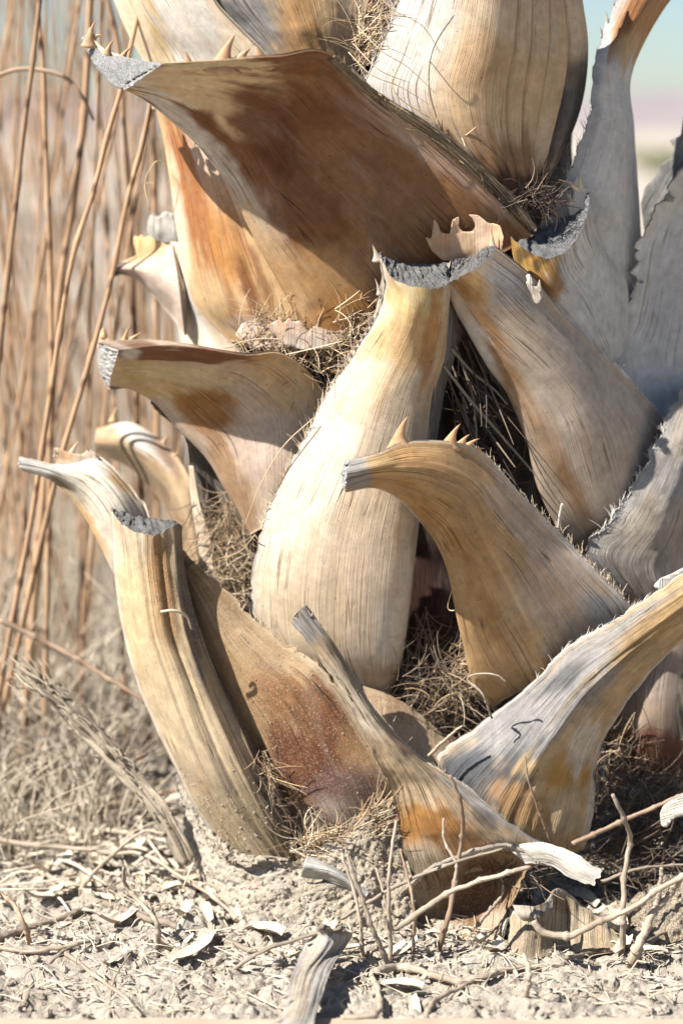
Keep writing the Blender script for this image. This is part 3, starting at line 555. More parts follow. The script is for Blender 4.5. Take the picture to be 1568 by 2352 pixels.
patch([[(1565,885,-7),(1600,890,-7.5),(1670,885,-15)],[(1525,965,-5),(1580,970,-5.5),(1660,960,-14)],[(1495,1035,-2.5),(1560,1045,-3.5),(1660,1040,-13)],[(1440,1130,.5),(1530,1145,-1),(1660,1130,-12)],[(1390,1205,2),(1500,1225,.5),(1660,1220,-11)],[(1341,1264,2),(1470,1300,1.5),(1650,1300,-9)],[(1390,1338,1),(1490,1360,1),(1650,1375,-8)],[(1450,1405,-1),(1530,1420,-.5),(1650,1440,-8)]],
      (.43,.37,.30), [(1455,1275,55,40,20,DKG,.65,1.2),(1540,1100,40,60,0,(.3,.29,.28),.6),(1520,1230,100,80,0,(.42,.34,.26),.6)], edges=[('L',.12,GREY,.8)], mat='rough', jag=(.5,0), nu=60, fringe=[('L',.1,.7,150,8,PALE)], label='fibrous grey sheath below the toothed one')

J_ = patch([[(1160,532,0),(1200,567,1.5),(1252,592,2),(1300,575,1),(1340,515,-.6),(1353,455,-2)],[(1178,600,0),(1215,630,1.5),(1262,645,2),(1312,605,0),(1358,545,-2.5),(1372,540,-4.8)],[(1200,680,0),(1260,700,1),(1310,700,0),(1350,680,-2.5),(1400,640,-6),(1432,640,-9)],[(1290,760,-1),(1320,780,-1),(1350,780,-2),(1380,770,-4),(1415,740,-7),(1442,710,-9.5)],[(1370,830,-4),(1385,840,-4.5),(1395,840,-5.5),(1410,830,-6.5),(1430,810,-8),(1440,790,-9.5)]],
      (.52,.48,.43), [(1225,600,75,60,20,(.50,.29,.08),.95,.5),(1265,650,30,60,20,(.33,.18,.07),.8),(1200,580,14,30,30,BLK,.6),(1240,600,12,30,30,BLK,.6)], nu=60, nv=70, th=(.3,1.2), cut=[(1156,524,-1),(1200,536,-2),(1255,524,-3.4),(1300,500,-3.6),(1335,470,-3.6),(1350,440,-3.2)], cutcol=(.16,.155,.15), label='stub with a dark crescent cut behind the central stub')
plate([(1302,470),(1300,440),(1306,446),(1312,462),(1318,440),(1298,412),(1318,420),(1325,402),(1334,424),(1345,438),(1352,458),(1345,482),(1325,490),(1308,498)], lambda x, y: -3.0 + (x - 1330) * .015, .5, PALE, parent=J_, name='far_margin', step=6)
for a in ((1324,436,-2.8,-26,-24,20,-8),(1334,434,-2.8,-9,-40,22,-6),(1312,470,-3,-8,-34,16,-4)): thorn(J_, *a, c=(.6,.48,.34))

# --- right central stub
I_ = patch([[(1030,650,7.3),(1080,622,7.5),(1134,574,5.5)],[(1038,692,6),(1110,662,7),(1225,645,3.5)],[(1070,752,5),(1170,722,6),(1292,722,1.5)],[(1120,842,4),(1230,802,5),(1392,822,-2)],[(1165,908,3.3),(1290,882,4),(1462,892,-5.5)],[(1205,1012,2.5),(1340,982,3),(1522,967,-8.5)],[(1240,1132,1.5),(1370,1092,1.8),(1545,1042,-10)],[(1300,1232,0),(1400,1192,.5),(1545,1132,-10)],[(1345,1268,-1.5),(1430,1232,-1),(1545,1202,-10)]],
      (.46,.365,.275), [(1150,660,90,45,20,GREY,.75),(1085,650,35,50,-30,(.46,.28,.1),.85),(1190,900,28,320,-28,(.34,.18,.075),.85,1.0),(1095,790,22,110,-30,PALE,.8),(1240,1080,30,160,-18,(.42,.33,.24),.6),(1330,900,120,160,-30,(.49,.405,.325),.7),(1250,1020,40,60,0,(.36,.26,.17),.5)],
      edges=[('L',.07,PALE,.85)], nu=80, nv=110, th=(.3,1.3), cut=[(1034,600,4.5),(1080,588,4),(1130,560,4.5)], cutcol=(.15,.142,.13), rollL=(8,6,3), fringe=[('R',.3,.6,70,10,PALE)], label='broad shaded stub with brown cracks right of the central stub')
pl = plate([(975,543),(990,549),(996,502),(1004,512),(1012,534),(1032,538),(1038,505),(1052,497),(1056,502),(1052,520),(1062,532),(1084,532),(1092,520),(1086,504),(1074,492),(1098,494),(1122,514),(1130,512),(1148,518),(1156,545),(1152,575),(1135,598),(1120,604),(1060,600),(1015,598),(990,575)], lambda x, y: 2.6 + ((x - 1070) / 90) ** 2 * 2.2 + (600 - y) * .006, .3, (.44,.29,.18), [(1060,545,50,30,0,(.52,.34,.21),.8)], parent=I_, name='far_margin', step=6)
for a in ((1131,575,5,-4,-66,20,6),(1150,590,4.6,-4,-44,16,-6)): thorn(I_, *a, c=(.62,.5,.36))
plate([(1205,650),(1214,640),(1222,655),(1232,660),(1238,640),(1248,680),(1236,700),(1228,698),(1218,672)], lambda x, y: 4.2, .4, (.46,.40,.33), parent=I_, name='loose_flake', step=6)
plate([(1206,632),(1216,628),(1224,650),(1226,672),(1216,660)], lambda x, y: 5.2, .3, PALE, parent=I_, name='loose_flake', step=6)

# --- central stub
H_ = patch([[(873,592,6.5),(900,638,8.2),(945,656,9),(990,663,9),(1032,649,7.5)],[(880,655,6),(950,692,9),(1024,692,7.5)],[(868,715,5.2),(945,742,8.5),(1020,752,6.5)],[(820,800,4),(930,810,7.5),(1012,815,6)],[(758,895,3.2),(880,905,7),(988,905,5.5)],[(700,1000,2.8),(850,1010,6.5),(978,1010,5)],[(640,1110,2.5),(800,1120,6),(965,1120,4.5)],[(598,1205,2.2),(775,1215,5.5),(952,1210,4)],[(578,1300,2),(760,1310,5),(940,1310,3.5)],[(575,1400,1.6),(750,1410,4.2),(928,1420,2.6)],[(600,1490,1),(760,1510,3.2),(912,1520,1.6)],[(680,1560,.4),(800,1580,1.6),(885,1592,.6)]],
      (.56,.445,.32), [(950,690,75,45,15,(.52,.40,.20),.9,.4),(940,790,90,70,0,(.50,.31,.13),.75),(985,800,18,140,8,(.42,.2,.07),.7),(700,1150,80,280,25,(.60,.50,.385),.7),(900,1150,50,260,8,(.56,.44,.31),.6),(760,1330,120,90,0,(.54,.42,.31),.6),(860,900,90,50,-30,(.54,.40,.25),.6),(905,1450,40,160,8,PALE,.6),(880,1560,60,30,0,(.40,.24,.13),.5),(690,1400,110,120,0,(.55,.43,.29),.6)],
      nu=80, nv=140, th=(.35,1.8), thtip=1.2, cut=[(868,576,5.5),(915,600,5),(950,605,4.5),(990,606,4.3),(1035,600,4.5)], cutcol=(.15,.142,.13), rollR=(10,6,4), edges=[('R',.05,PALE,.8),('L',.03,PALE,.7)], jag=(.35,0), fringe=[('L',.18,.65,150,11,CREAM),('R',.2,.5,40,8,PALE)], label='tall cream central stub with a dark crescent cut on top')
thorn(H_, 866, 592, 6, -10, -34, 24, 3, c=(.6,.52,.42)); thorn(H_, 872, 672, 5.6, -10, -34, 16, 2, c=PALE); thorn(H_, 850, 730, 5, -14, -14, 14, 2, c=PALE)
for k in range(9): thorn(H_, 848 - k * 9, 742 + k * 14, 4.9 - k * .13, -9, -7, 11, 2, c=PALE)
patch([[(1024,690,6.5),(1042,700,3)],[(1018,780,5.5),(1042,800,2)],[(992,900,5),(1020,905,1)],[(980,1010,4.5),(1005,1010,1)],[(962,1140,4),(975,1140,1)]], (.26,.24,.215), mat='rough', ridge=3, nu=24, nv=70, th=(.15,.4), name='inner_edge', parent=H_)

# --- right front stub (thorny, arching)
N_ = patch([[(792,1116,15),(795,1088,15.5),(800,1058,15)],[(855,1106,13.5),(862,1075,15.5),(868,1040,14.5)],[(910,1130,12),(930,1080,14.5),(930,1014,13)],[(960,1180,10.5),(1000,1100,13),(1035,1014,11)],[(1000,1235,9.5),(1065,1150,11.5),(1112,1042,9)],[(1030,1300,8.8),(1110,1220,10.5),(1192,1132,7.5)],[(1046,1380,8),(1150,1300,9.5),(1290,1230,5)],[(1070,1490,6.5),(1200,1400,8),(1370,1310,4.2)],[(1095,1575,5),(1210,1500,6.8),(1445,1388,3.4)],[(1135,1622,3.5),(1230,1572,5.5),(1470,1452,2.5)]],
      (.45,.29,.145), [(815,1080,40,50,0,GREY,.95,.5),(960,1050,80,30,20,(.48,.28,.13),.8),(900,1075,60,22,15,(.53,.37,.18),.8),(990,1190,26,120,-35,(.36,.19,.07),.6),(1100,1350,22,200,-22,(.37,.2,.08),.6),(1180,1360,30,220,-30,(.40,.23,.1),.5),(1300,1400,120,150,-35,(.46,.36,.27),.8),(1400,1410,70,40,40,GREY,.7),(1230,1190,60,160,-42,PINK,.6)],
      edges=[('L',.06,PALE,.85),('R',.04,PALE,.6)], rollL=(4,14,4), nu=80, nv=130, th=(.3,1.2), ridge=1.1, cut=[(790,1110,12.5),(787,1085,12),(792,1060,12.5)], cutcol=(.40,.39,.37), fringe=[('R',.5,1,200,8,CREAM),('R',.3,.6,25,6,CREAM)], label='arching stub with curved thorns in front of the central stub')
for a in ((918,1018,13.2,-2,-62,62,-22),(1034,1016,11.2,12,-46,44,-12),(1062,1016,10.6,10,-22,26,-8),(1078,1022,10.2,18,-20,22,-8),(1094,1034,9.8,14,-10,20,-8),(850,1052,14.6,-20,4,14,2)): thorn(N_, *a, c=(.47,.28,.14))
for k in range(10): thorn(N_, 1118 + k * 15 + random.uniform(-4, 4), 1052 + k * 17, 8.8 - k * .3, 9, -5 + random.uniform(-3, 2), 8, 2, c=(.5,.36,.22))
plate([(788,1118),(800,1105),(830,1100),(862,1104),(845,1110),(815,1110)], lambda x, y: 14.5 - (x - 790) * .02, .3, GREY, mat='rough', parent=N_, name='splinter', step=6, grain=(1, 0))

# --- tan sheath piece in the middle gap
patch([[(832,1574,2),(900,1598,2.6),(965,1640,2.4),(1038,1704,2)],[(846,1640,4),(908,1676,4.4),(970,1712,4.2),(1045,1742,3.5)],[(870,1740,6),(930,1770,6),(990,1780,5.6),(1060,1790,5)]], (.40,.30,.19), [(900,1620,70,30,20,(.33,.22,.13),.7)], mat='dusty', nu=40, nv=40, fringe=[('R',.0,.8,60,12,TAN)], label='dusty sheath fragment in the middle gap')
# --- shaded sheath lower right
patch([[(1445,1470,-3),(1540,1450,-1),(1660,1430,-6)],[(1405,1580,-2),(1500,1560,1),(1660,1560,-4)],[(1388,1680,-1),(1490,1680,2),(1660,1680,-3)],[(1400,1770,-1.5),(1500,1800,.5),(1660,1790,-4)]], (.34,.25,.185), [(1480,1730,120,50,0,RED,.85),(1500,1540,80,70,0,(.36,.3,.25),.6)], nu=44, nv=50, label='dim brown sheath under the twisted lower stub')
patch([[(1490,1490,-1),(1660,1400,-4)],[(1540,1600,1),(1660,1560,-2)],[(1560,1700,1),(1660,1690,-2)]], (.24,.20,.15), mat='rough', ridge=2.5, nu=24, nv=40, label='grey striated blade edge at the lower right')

# --- twisted lower right stub
O_ = patch([[(1620,1270,12),(1640,1340,13.5),(1640,1430,10)],[(1500,1358,11),(1522,1420,13),(1545,1495,9)],[(1400,1425,9.5),(1420,1500,12.5),(1455,1595,9)],[(1305,1482,8),(1335,1580,12),(1388,1697,8.5)],[(1215,1572,7),(1268,1672,11.5),(1370,1758,8)],[(1100,1665,5.5),(1190,1770,10.4),(1366,1850,7.5)],[(1000,1745,4),(1110,1860,7.8),(1230,1925,8.5),(1352,1930,6)],[(1010,1795,3),(1130,1900,5.5),(1240,1952,6),(1346,1952,4)]],
      (.50,.365,.21), [(1200,1650,250,75,-38,(.27,.265,.26),.92),(1110,1790,110,75,30,(.12,.125,.135),.92),(1380,1490,170,48,-38,(.32,.30,.275),.85),(1290,1560,60,16,-38,DKG,.7,1.2),(1310,1770,60,45,-30,(.46,.26,.08),.85),(1200,1850,90,40,30,(.42,.245,.11),.8),(1500,1440,120,26,-38,(.42,.27,.12),.8),(1330,1870,60,60,0,(.50,.39,.25),.8),(1340,1700,30,60,20,PALE,.7)],  # dark left corner paints the shadow of the narrow twisted stub
      mat='rough', ridge=2.6, rfreq=22, nu=100, nv=120, th=(.25,1.2), edges=[('L',.03,PALE,.9),('R',.04,PALE,.7)], jag=(.25,.2), fringe=[('L',.2,.6,50,5,PALE)], label='twisted striated stub crossing at the lower right')
plate([(1498,1346),(1515,1328),(1540,1318),(1570,1302),(1640,1270),(1640,1330),(1560,1345),(1520,1362)], lambda x, y: 9.5, .5, PALE, mat='rough', parent=O_, name='far_margin')

# --- red brown leaf base lower centre
patch([[(403,1292,1),(415,1270,1)],[(425,1400,0),(470,1342,2.5),(490,1322,2)],[(455,1500,0),(520,1440,3.5),(580,1412,3)],[(500,1620,.5),(590,1540,4.5),(660,1474,4)],[(560,1740,1),(660,1640,5.5),(745,1534,5)],[(610,1850,1.5),(720,1760,6),(830,1660,5.5)],[(660,1940,2),(770,1870,6),(900,1790,5.5)],[(700,1995,2),(790,1955,5),(920,1885,4)]],
      (.42,.27,.145), [(600,1480,150,60,35,(.46,.33,.2),.85),(700,1720,110,130,30,(.19,.062,.03),.9),(660,1620,100,60,40,(.30,.14,.06),.8),(790,1830,110,70,-30,(.20,.115,.095),.9),(830,1700,50,60,40,(.36,.21,.1),.7),(740,1900,120,50,-20,(.34,.27,.22),.7)],
      edges=[('R',.06,(.50,.40,.27),.8)], mat='grimy', nu=90, nv=120, th=(.3,.9), ridge=.4, jag=(0,.4), fringe=[('R',.2,.75,60,7,TAN)], label='reddish brown leaf base behind the left stubs'); grit(patch.last[0], 300, .4, 1, .0007)
# --- left stubs
P2_ = patch([[(50,1077,-2),(44,1063,-1.5),(48,1050,-3)],[(125,1106,-2),(128,1085,-1),(132,1064,-4)],[(180,1167,-2),(200,1105,-.5),(226,1042,-4)],[(222,1237,-1.5),(268,1150,.3),(302,1112,-3)],[(262,1322,-1),(310,1240,0),(352,1190,-2)],[(292,1405,-2),(330,1330,0),(372,1290,-1)]],
      (.56,.49,.39), [(90,1068,60,25,10,(.48,.46,.42),.9,.5),(185,1190,22,100,-35,(.48,.29,.11),.8),(260,1090,14,70,-50,(.5,.3,.12),.7),(210,1050,50,30,30,PALE,.9),(150,1110,40,10,30,BLK,.6)], nu=48, nv=70, th=(.3,1.1), cut=[(49,1076,-4),(46,1063,-4.5),(49,1051,-5)], cutcol=(.55,.53,.5), ridge=1.6, jag=(0,.4), label='bleached stub reaching far left over the reeds')
plate([(122,1030),(132,1028),(160,1040),(190,1044),(205,1030),(220,1040),(240,1080),(200,1090),(160,1075),(140,1068)], lambda x, y: -3.2, .5, (.52,.42,.31), [(145,1045,22,14,0,(.42,.24,.1),.7)], parent=P2_, name='far_margin', step=7)
for a in ((166,1044,-3,8,-34,28,-12),(206,1040,-3,-10,-18,14,0),(128,1046,-3,-4,-18,12,0)): thorn(P2_, *a, c=(.5,.4,.28))
P_ = patch([[(252,1172,1),(300,1214,5),(350,1228,6),(402,1205,4),(416,1215,.5)],[(258,1240,1),(330,1282,5.6),(398,1270,5),(416,1280,1)],[(264,1320,1),(340,1362,6),(408,1350,5.2),(432,1362,1)],[(278,1420,1),(355,1452,6.6),(424,1440,5.8),(462,1455,1.5)],[(305,1530,1.5),(385,1552,7.2),(456,1545,6.4),(508,1562,2)],[(345,1640,2),(425,1662,7.8),(502,1655,7),(562,1672,3)],[(400,1760,2.5),(475,1772,8.2),(556,1766,7.4),(612,1772,3.6)],[(455,1870,3),(540,1872,8),(616,1860,7),(652,1862,4)],[(530,1965,3.5),(600,1968,7.8),(660,1958,6.5),(690,1960,3)],[(590,2030,3.5),(640,2030,7),(690,2010,6),(710,2005,3)]],
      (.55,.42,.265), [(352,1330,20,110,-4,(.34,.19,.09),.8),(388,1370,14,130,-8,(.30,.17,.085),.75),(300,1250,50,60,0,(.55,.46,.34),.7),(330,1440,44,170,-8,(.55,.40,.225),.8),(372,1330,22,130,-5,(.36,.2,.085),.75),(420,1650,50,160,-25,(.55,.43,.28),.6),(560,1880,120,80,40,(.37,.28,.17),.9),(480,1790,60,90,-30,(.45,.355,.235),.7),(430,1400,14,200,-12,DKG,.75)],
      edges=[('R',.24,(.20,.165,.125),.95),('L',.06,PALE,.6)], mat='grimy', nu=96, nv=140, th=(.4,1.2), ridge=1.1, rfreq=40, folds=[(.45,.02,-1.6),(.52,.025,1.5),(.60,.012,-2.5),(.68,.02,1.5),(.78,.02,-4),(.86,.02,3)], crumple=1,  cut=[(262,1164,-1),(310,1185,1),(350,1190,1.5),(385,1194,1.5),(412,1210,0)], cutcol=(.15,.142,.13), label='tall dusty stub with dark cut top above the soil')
grit(patch.last[0], 900, .66, 1, .0011)
# --- sandy foot
patch([[(408,1778,-4),(440,1800,-2),(505,1880,0)],[(420,1890,-4),(480,1930,4),(562,1985,8.3)],[(432,2000,-3),(540,2040,8),(690,1992,8.8)],[(500,2100,1),(600,2135,11),(730,2115,11)]], (.54,.475,.39), [(425,1850,25,110,-8,PALE,.9)], mat='sandy', nu=130, nv=130, th=(.4,1), label='sand caked foot of the lowest left leaf base'); grit(patch.last[0], 1700, 0, 1)
patch([[(640,2000,7),(760,1935,8),(900,1830,6)],[(630,2070,9),(800,2035,10.5),(945,2010,8)],[(620,2150,10),(800,2170,12),(960,2150,12)]], (.50,.43,.335), [(860,1930,60,70,0,(.42,.36,.28),.7)], mat='sandy', nu=120, nv=100, th=(.3,.6), label='dusty sheath foot between the lower stubs'); grit(patch.last[0], 1100, 0, 1)
# --- narrow twisted stub, lower centre
S_ = patch([[(672,1430,9),(684,1410,9.5),(702,1392,9)],[(718,1494,9.8),(735,1474,10.2),(752,1456,9)],[(778,1582,10.3),(795,1562,10.8),(810,1542,8.5)],[(826,1662,10.6),(850,1652,11.2),(874,1640,8.5)],[(862,1742,10.6),(905,1732,11.4),(968,1738,6.5)],[(893,1802,9.6),(985,1800,11),(1072,1805,7.4)],[(912,1882,8.6),(1040,1890,11.4),(1168,1872,8)],[(925,1952,8),(1070,1952,10.8),(1255,1938,8)],[(948,2025,7),(1080,2005,9.5),(1275,1968,7)]],
      (.47,.35,.225), [(690,1430,40,60,-40,GREY,.85),(960,1900,70,55,-10,(.42,.2,.06),.9),(1050,1930,80,40,20,(.33,.16,.06),.6),(1130,1860,130,22,35,GREY,.85),(1110,1880,40,20,35,DKG,.6),(800,1600,30,120,-38,(.52,.45,.35),.7),(960,1985,50,50,0,(.52,.43,.31),.8),(930,1760,60,26,40,(.50,.38,.24),.7)],
      mat='rough', ridge=2.0, nu=84, nv=120, th=(.25,.9), jag=(.2,.2), edges=[('R',.05,PALE,.7)], crumple=2, fringe=[('R',.45,.95,60,7,PALE)], label='narrow twisted stub curling over the reddish leaf base')
# --- lowest curls at the soil
T_ = patch([[(905,2062,9),(960,2018,11.5),(1000,1994,12.5),(1090,1957,13.5),(1180,1946,14),(1240,1978,14.5)],[(915,2085,8.5),(965,2050,9.5),(1010,2030,9.5),(1090,2000,9.5),(1160,1990,11),(1212,2005,12.5)],[(925,2115,9),(970,2095,8.5),(1020,2085,8),(1090,2060,8.5),(1145,2050,10),(1185,2060,12)],[(935,2140,11),(980,2155,11.5),(1030,2160,11.5),(1085,2160,11.5),(1130,2140,12),(1168,2100,13)],[(940,2150,13),(985,2176,14),(1035,2184,14.5),(1090,2192,14.5),(1138,2186,14.5),(1166,2112,14)]],
      (.36,.24,.135), [(1090,2060,100,60,-30,(.22,.105,.05),.85),(960,2060,60,40,0,(.40,.33,.24),.85),(1140,2130,30,50,30,(.44,.36,.26),.8),(1000,2130,60,30,0,(.33,.26,.18),.8)], edges=[('T',.07,PALE,.85),('B',.12,PALE,.9)], mat='grimy', nu=80, nv=80, th=(.15,.35), jag=(.4,.4), jagb=.6, crumple=3, ridge=1.5, label='brown curled leaf base resting on the soil')
patch([[(1140,1950,12.5),(1175,1958,13.5),(1205,1985,14)],[(1250,1935,14.5),(1265,1962,15.5),(1272,1992,15)],[(1320,1960,15.5),(1318,1985,16.5),(1308,2014,16)],[(1387,2002,16.5),(1380,2018,17),(1368,2038,17)]], (.62,.57,.49), nu=36, nv=50, th=(.2,.45), jag=(.2,.2), jagb=.6, mat='rough', parent=T_, name='curled_tip')
U_ = patch([[(1166,2084,14),(1195,2098,15.5),(1235,2100,16),(1262,2062,14.5),(1288,2040,13),(1330,2072,12),(1380,2112,12),(1424,2152,12.5)],[(1166,2130,15.5),(1200,2128,17),(1238,2122,17),(1275,2100,14.5),(1310,2098,13),(1350,2120,13),(1390,2142,13.5),(1430,2165,13.5)],[(1160,2180,16.5),(1205,2170,18),(1245,2160,17),(1285,2150,14.5),(1325,2152,14),(1365,2165,14.5),(1400,2172,14.5),(1434,2178,14.5)],[(1150,2204,17.5),(1205,2212,18.5),(1250,2206,18),(1290,2200,16.5),(1335,2200,16),(1370,2196,16),(1405,2192,16),(1440,2186,15.5)]],
      (.40,.32,.215), [(1300,2100,80,40,30,(.44,.36,.25),.7),(1210,2160,40,40,0,(.34,.27,.19),.6),(1290,2080,40,16,20,(.30,.2,.12),.8)], edges=[('T',.06,PALE,.7)], mat='grimy', nu=80, nv=60, th=(.12,.25), jag=(.4,.4), jagb=.8, crumple=4, ridge=1.5, label='small crumpled brown leaf base on the soil')
patch([[(1176,2078,15.5),(1225,2082,18),(1268,2066,15.5)],[(1190,2105,16.5),(1232,2112,18.5),(1262,2095,16.5)],[(1215,2125,16.5),(1238,2128,17.5),(1252,2118,16.5)]], (.36,.31,.25), mat='rough', nu=30, nv=30, th=(.15,.3), ridge=3, parent=U_, name='curled_lip')
patch([[(690,2012,9.5),(698,1985,11),(706,1960,9.5)],[(752,2022,10.5),(758,2004,11.5),(764,1986,9.5)],[(838,2062,11),(842,2056,11.5),(846,2048,11)]], (.46,.44,.40), nu=30, nv=50, th=(.12,.25), ridge=2, crumple=3, jag=(.3,.3), mat='rough', label='short grey blade lying on the dusty foot')
plate([(1514,1868),(1522,1850),(1545,1834),(1575,1822),(1640,1800),(1640,1862),(1575,1872),(1545,1880),(1530,1902),(1517,1897)], lambda x, y: 12 + (x - 1540) * .01, 1.5, (.62,.58,.5), mat='rough', label='bleached blunt stub end at the lower right', grain=(1, -.3))
patch([[(1395,2085,6),(1500,2035,9),(1660,1960,7)],[(1415,2140,9),(1520,2115,11),(1660,2055,10)],[(1430,2180,11),(1540,2165,12.5),(1660,2120,12)]], (.30,.24,.17), mat='sandy', nu=100, nv=70, label='soil stained leaf base foot at the lower right')

# --- fibre nests between the leaf bases
def nest(cx, cy, rx, ry, d, n, ln, cols, ang=0, spread=1.2, r=0.00048, curl=0.42, dvar=1.2, name='fibre_nest'):
    B = Batch()
    for _ in range(n):
        a = random.uniform(0, 2 * math.pi); q = math.sqrt(random.random()); x = cx + rx * q * math.cos(a); y = cy + ry * q * math.sin(a)
        th = math.radians(ang) + random.gauss(0, spread); L = ln * random.uniform(0.4, 1.3); k = random.gauss(0, curl); pts = []; dd = d + random.uniform(-dvar, dvar); dz = random.gauss(0, .02)
        px, py = x, y
        for i in range(5):
            pts.append((px, py, dd + dz * i * L / 5)); th += k * 0.5; px += math.cos(th) * L / 4; py += math.sin(th) * L / 4
        pts = np.array(pts); w = P(pts[:, 0], pts[:, 1], pts[:, 2]); rr = r * random.uniform(0.5, 1.4)
        v, f, fb = tube_data(w, [rr, rr, rr, rr * .9, rr * .5], 3, 9, cap=False); c = np.array(random.choice(cols)) * random.uniform(.6, 1.25); B.add(v - BASE, f, fb, c)
    o = B.build(name, M['fibre'], palm); o['kind'] = 'stuff'; return o
FB = [(.46,.34,.2), (.36,.24,.13), (.52,.42,.28), (.25,.15,.08)]; FD = [(.08,.05,.032), (.13,.085,.055), (.22,.155,.10), (.05,.035,.025)]  # FD: fibre colours darkened to paint shade into the gaps
nest(740, 800, 110, 65, -.5, 330, 120, FB); nest(620, 770, 90, 35, -2.5, 120, 90, FB); nest(815, 740, 55, 60, 1.2, 160, 90, FB)
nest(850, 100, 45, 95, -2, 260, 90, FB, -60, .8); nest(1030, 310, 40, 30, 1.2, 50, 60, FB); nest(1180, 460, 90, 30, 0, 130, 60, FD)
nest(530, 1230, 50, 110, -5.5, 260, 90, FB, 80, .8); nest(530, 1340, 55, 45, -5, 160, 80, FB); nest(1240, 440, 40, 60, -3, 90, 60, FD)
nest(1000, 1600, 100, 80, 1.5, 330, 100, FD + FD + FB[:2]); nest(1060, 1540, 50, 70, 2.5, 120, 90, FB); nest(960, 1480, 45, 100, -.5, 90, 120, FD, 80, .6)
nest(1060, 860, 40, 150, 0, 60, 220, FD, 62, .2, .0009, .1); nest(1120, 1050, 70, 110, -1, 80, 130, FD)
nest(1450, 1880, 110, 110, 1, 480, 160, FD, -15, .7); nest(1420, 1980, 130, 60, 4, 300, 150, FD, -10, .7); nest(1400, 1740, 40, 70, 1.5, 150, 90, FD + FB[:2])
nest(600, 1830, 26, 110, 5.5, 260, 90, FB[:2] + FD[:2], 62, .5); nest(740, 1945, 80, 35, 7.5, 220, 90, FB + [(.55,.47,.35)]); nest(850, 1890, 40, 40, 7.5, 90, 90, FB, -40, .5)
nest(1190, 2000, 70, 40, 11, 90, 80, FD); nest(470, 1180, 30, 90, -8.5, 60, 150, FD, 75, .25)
def strand(pts, r=.0009, c=(.34,.25,.16)):
    p = np.array(pts, float); v, f, fb = tube_data(P(p[:, 0], p[:, 1], p[:, 2]), [r, r, r * .6], 5, 26); return mesh('fibre_strand', v - BASE, f, M['fibre'], palm, fib=fb, colr=np.tile(np.array(c), (len(v), 1)))
for s in ([(1018,840,4),(1080,920,2),(1150,1000,1.5),(1230,1092,1.5)], [(1035,800,3),(1090,860,1),(1140,900,1.5),(1165,930,2)], [(1030,760,3),(1070,860,0),(1100,960,0)]): strand(s, .0017, (.25,.2,.15))
for s in ([(720,960,4),(655,1020,3.5),(600,1110,3),(560,1210,2)], [(585,1230,3),(545,1270,-2),(495,1285,-5)], [(345,480,-12),(335,410,-11),(360,370,-10),(375,378,-12)], [(345,480,-12),(338,420,-12),(356,420,-12)], [(1105,1380,9),(1030,1400,6),(1045,1330,8)], [(985,270,4),(905,210,5),(945,60,3.5),(1000,-20,4)]): strand(s, .0006, (.5,.38,.22))
for s in ([(830,-60,6),(900,20,7),(970,60,6),(1010,120,5)], [(820,60,6),(880,120,7),(930,150,6),(1000,215,5)], [(800,120,6),(850,170,7),(920,200,6),(985,240,5)], [(810,100,6),(870,160,7),(940,190,5)]): strand(s, .0005, (.5,.4,.26))
strand([(1283,1212,2),(1286,1185,3),(1290,1158,4)], .0022, PALE); strand([(370,1405,8),(400,1402,8.5),(425,1412,8),(440,1445,7)], .0016, (.4,.32,.22))

# ------------------------------------------------------------------ loose things on the soil
def gd(x, y, lift=0.004):
    """depth (cm) at which the sight line meets the soil"""
    r = ray(x, y); z = 0.012
    for _ in range(6):
        t = (z + lift - CAM_Z) / r[2]; p = np.array([0, CAM_Y, CAM_Z]) + r * t; z = float(gheight(p[0], p[1]))
    return -p[1] * 100
def twig(pts, r, label, mode='up', mat='twig', name='dry_twig', cat='twig', group=None, nodes=4, d=None):
    pts = list(pts); out = []
    if mode == 'lie': out = [(x, y, gd(x, y, 0.003 + r * .5)) for x, y in pts]
    elif mode == 'up':
        d0 = gd(*pts[0]) if d is None else d; e = [d0 + (0 if d is not None else 0.0) + 1.2 * math.sin(i * 1.7) for i in range(len(pts))]; e[0] = d0; out = [(x, y, q) for (x, y), q in zip(pts, e)]
    else: out = [p if len(p) == 3 else (*p, d) for p in pts]
    r *= .78; p = np.array(out); w = P(p[:, 0], p[:, 1], p[:, 2]); n = 12 * len(w)
    t = np.linspace(0, 1, n); c = crom(w, n)
    if mode == 'up' and d is None: c[0, 2] -= 0.01
    wob = np.stack([fbm(t * 14, t * 0 + k + r * 1e4, int(pts[0][0]) & 255, 3) - .5 for k in range(3)], -1) * min(.005, r * 1.1); wob[0] = 0; c = c + wob
    rr = r * (1 - .35 * t) * (.78 + .5 * fbm(t * 26, t * 0 + r * 900, 3, 4))
    for k in range(nodes): rr = rr * (1 + .55 * np.exp(-((t - (k + .6 + .3 * random.random()) / (nodes + .4)) / .012) ** 2))
    v, f, fib = tube_data(c, rr, 8); loc = c[0].copy()
    o = mesh(name, v, f, M[mat], None, fib, None, True, loc); return tag(o, label, cat, group)
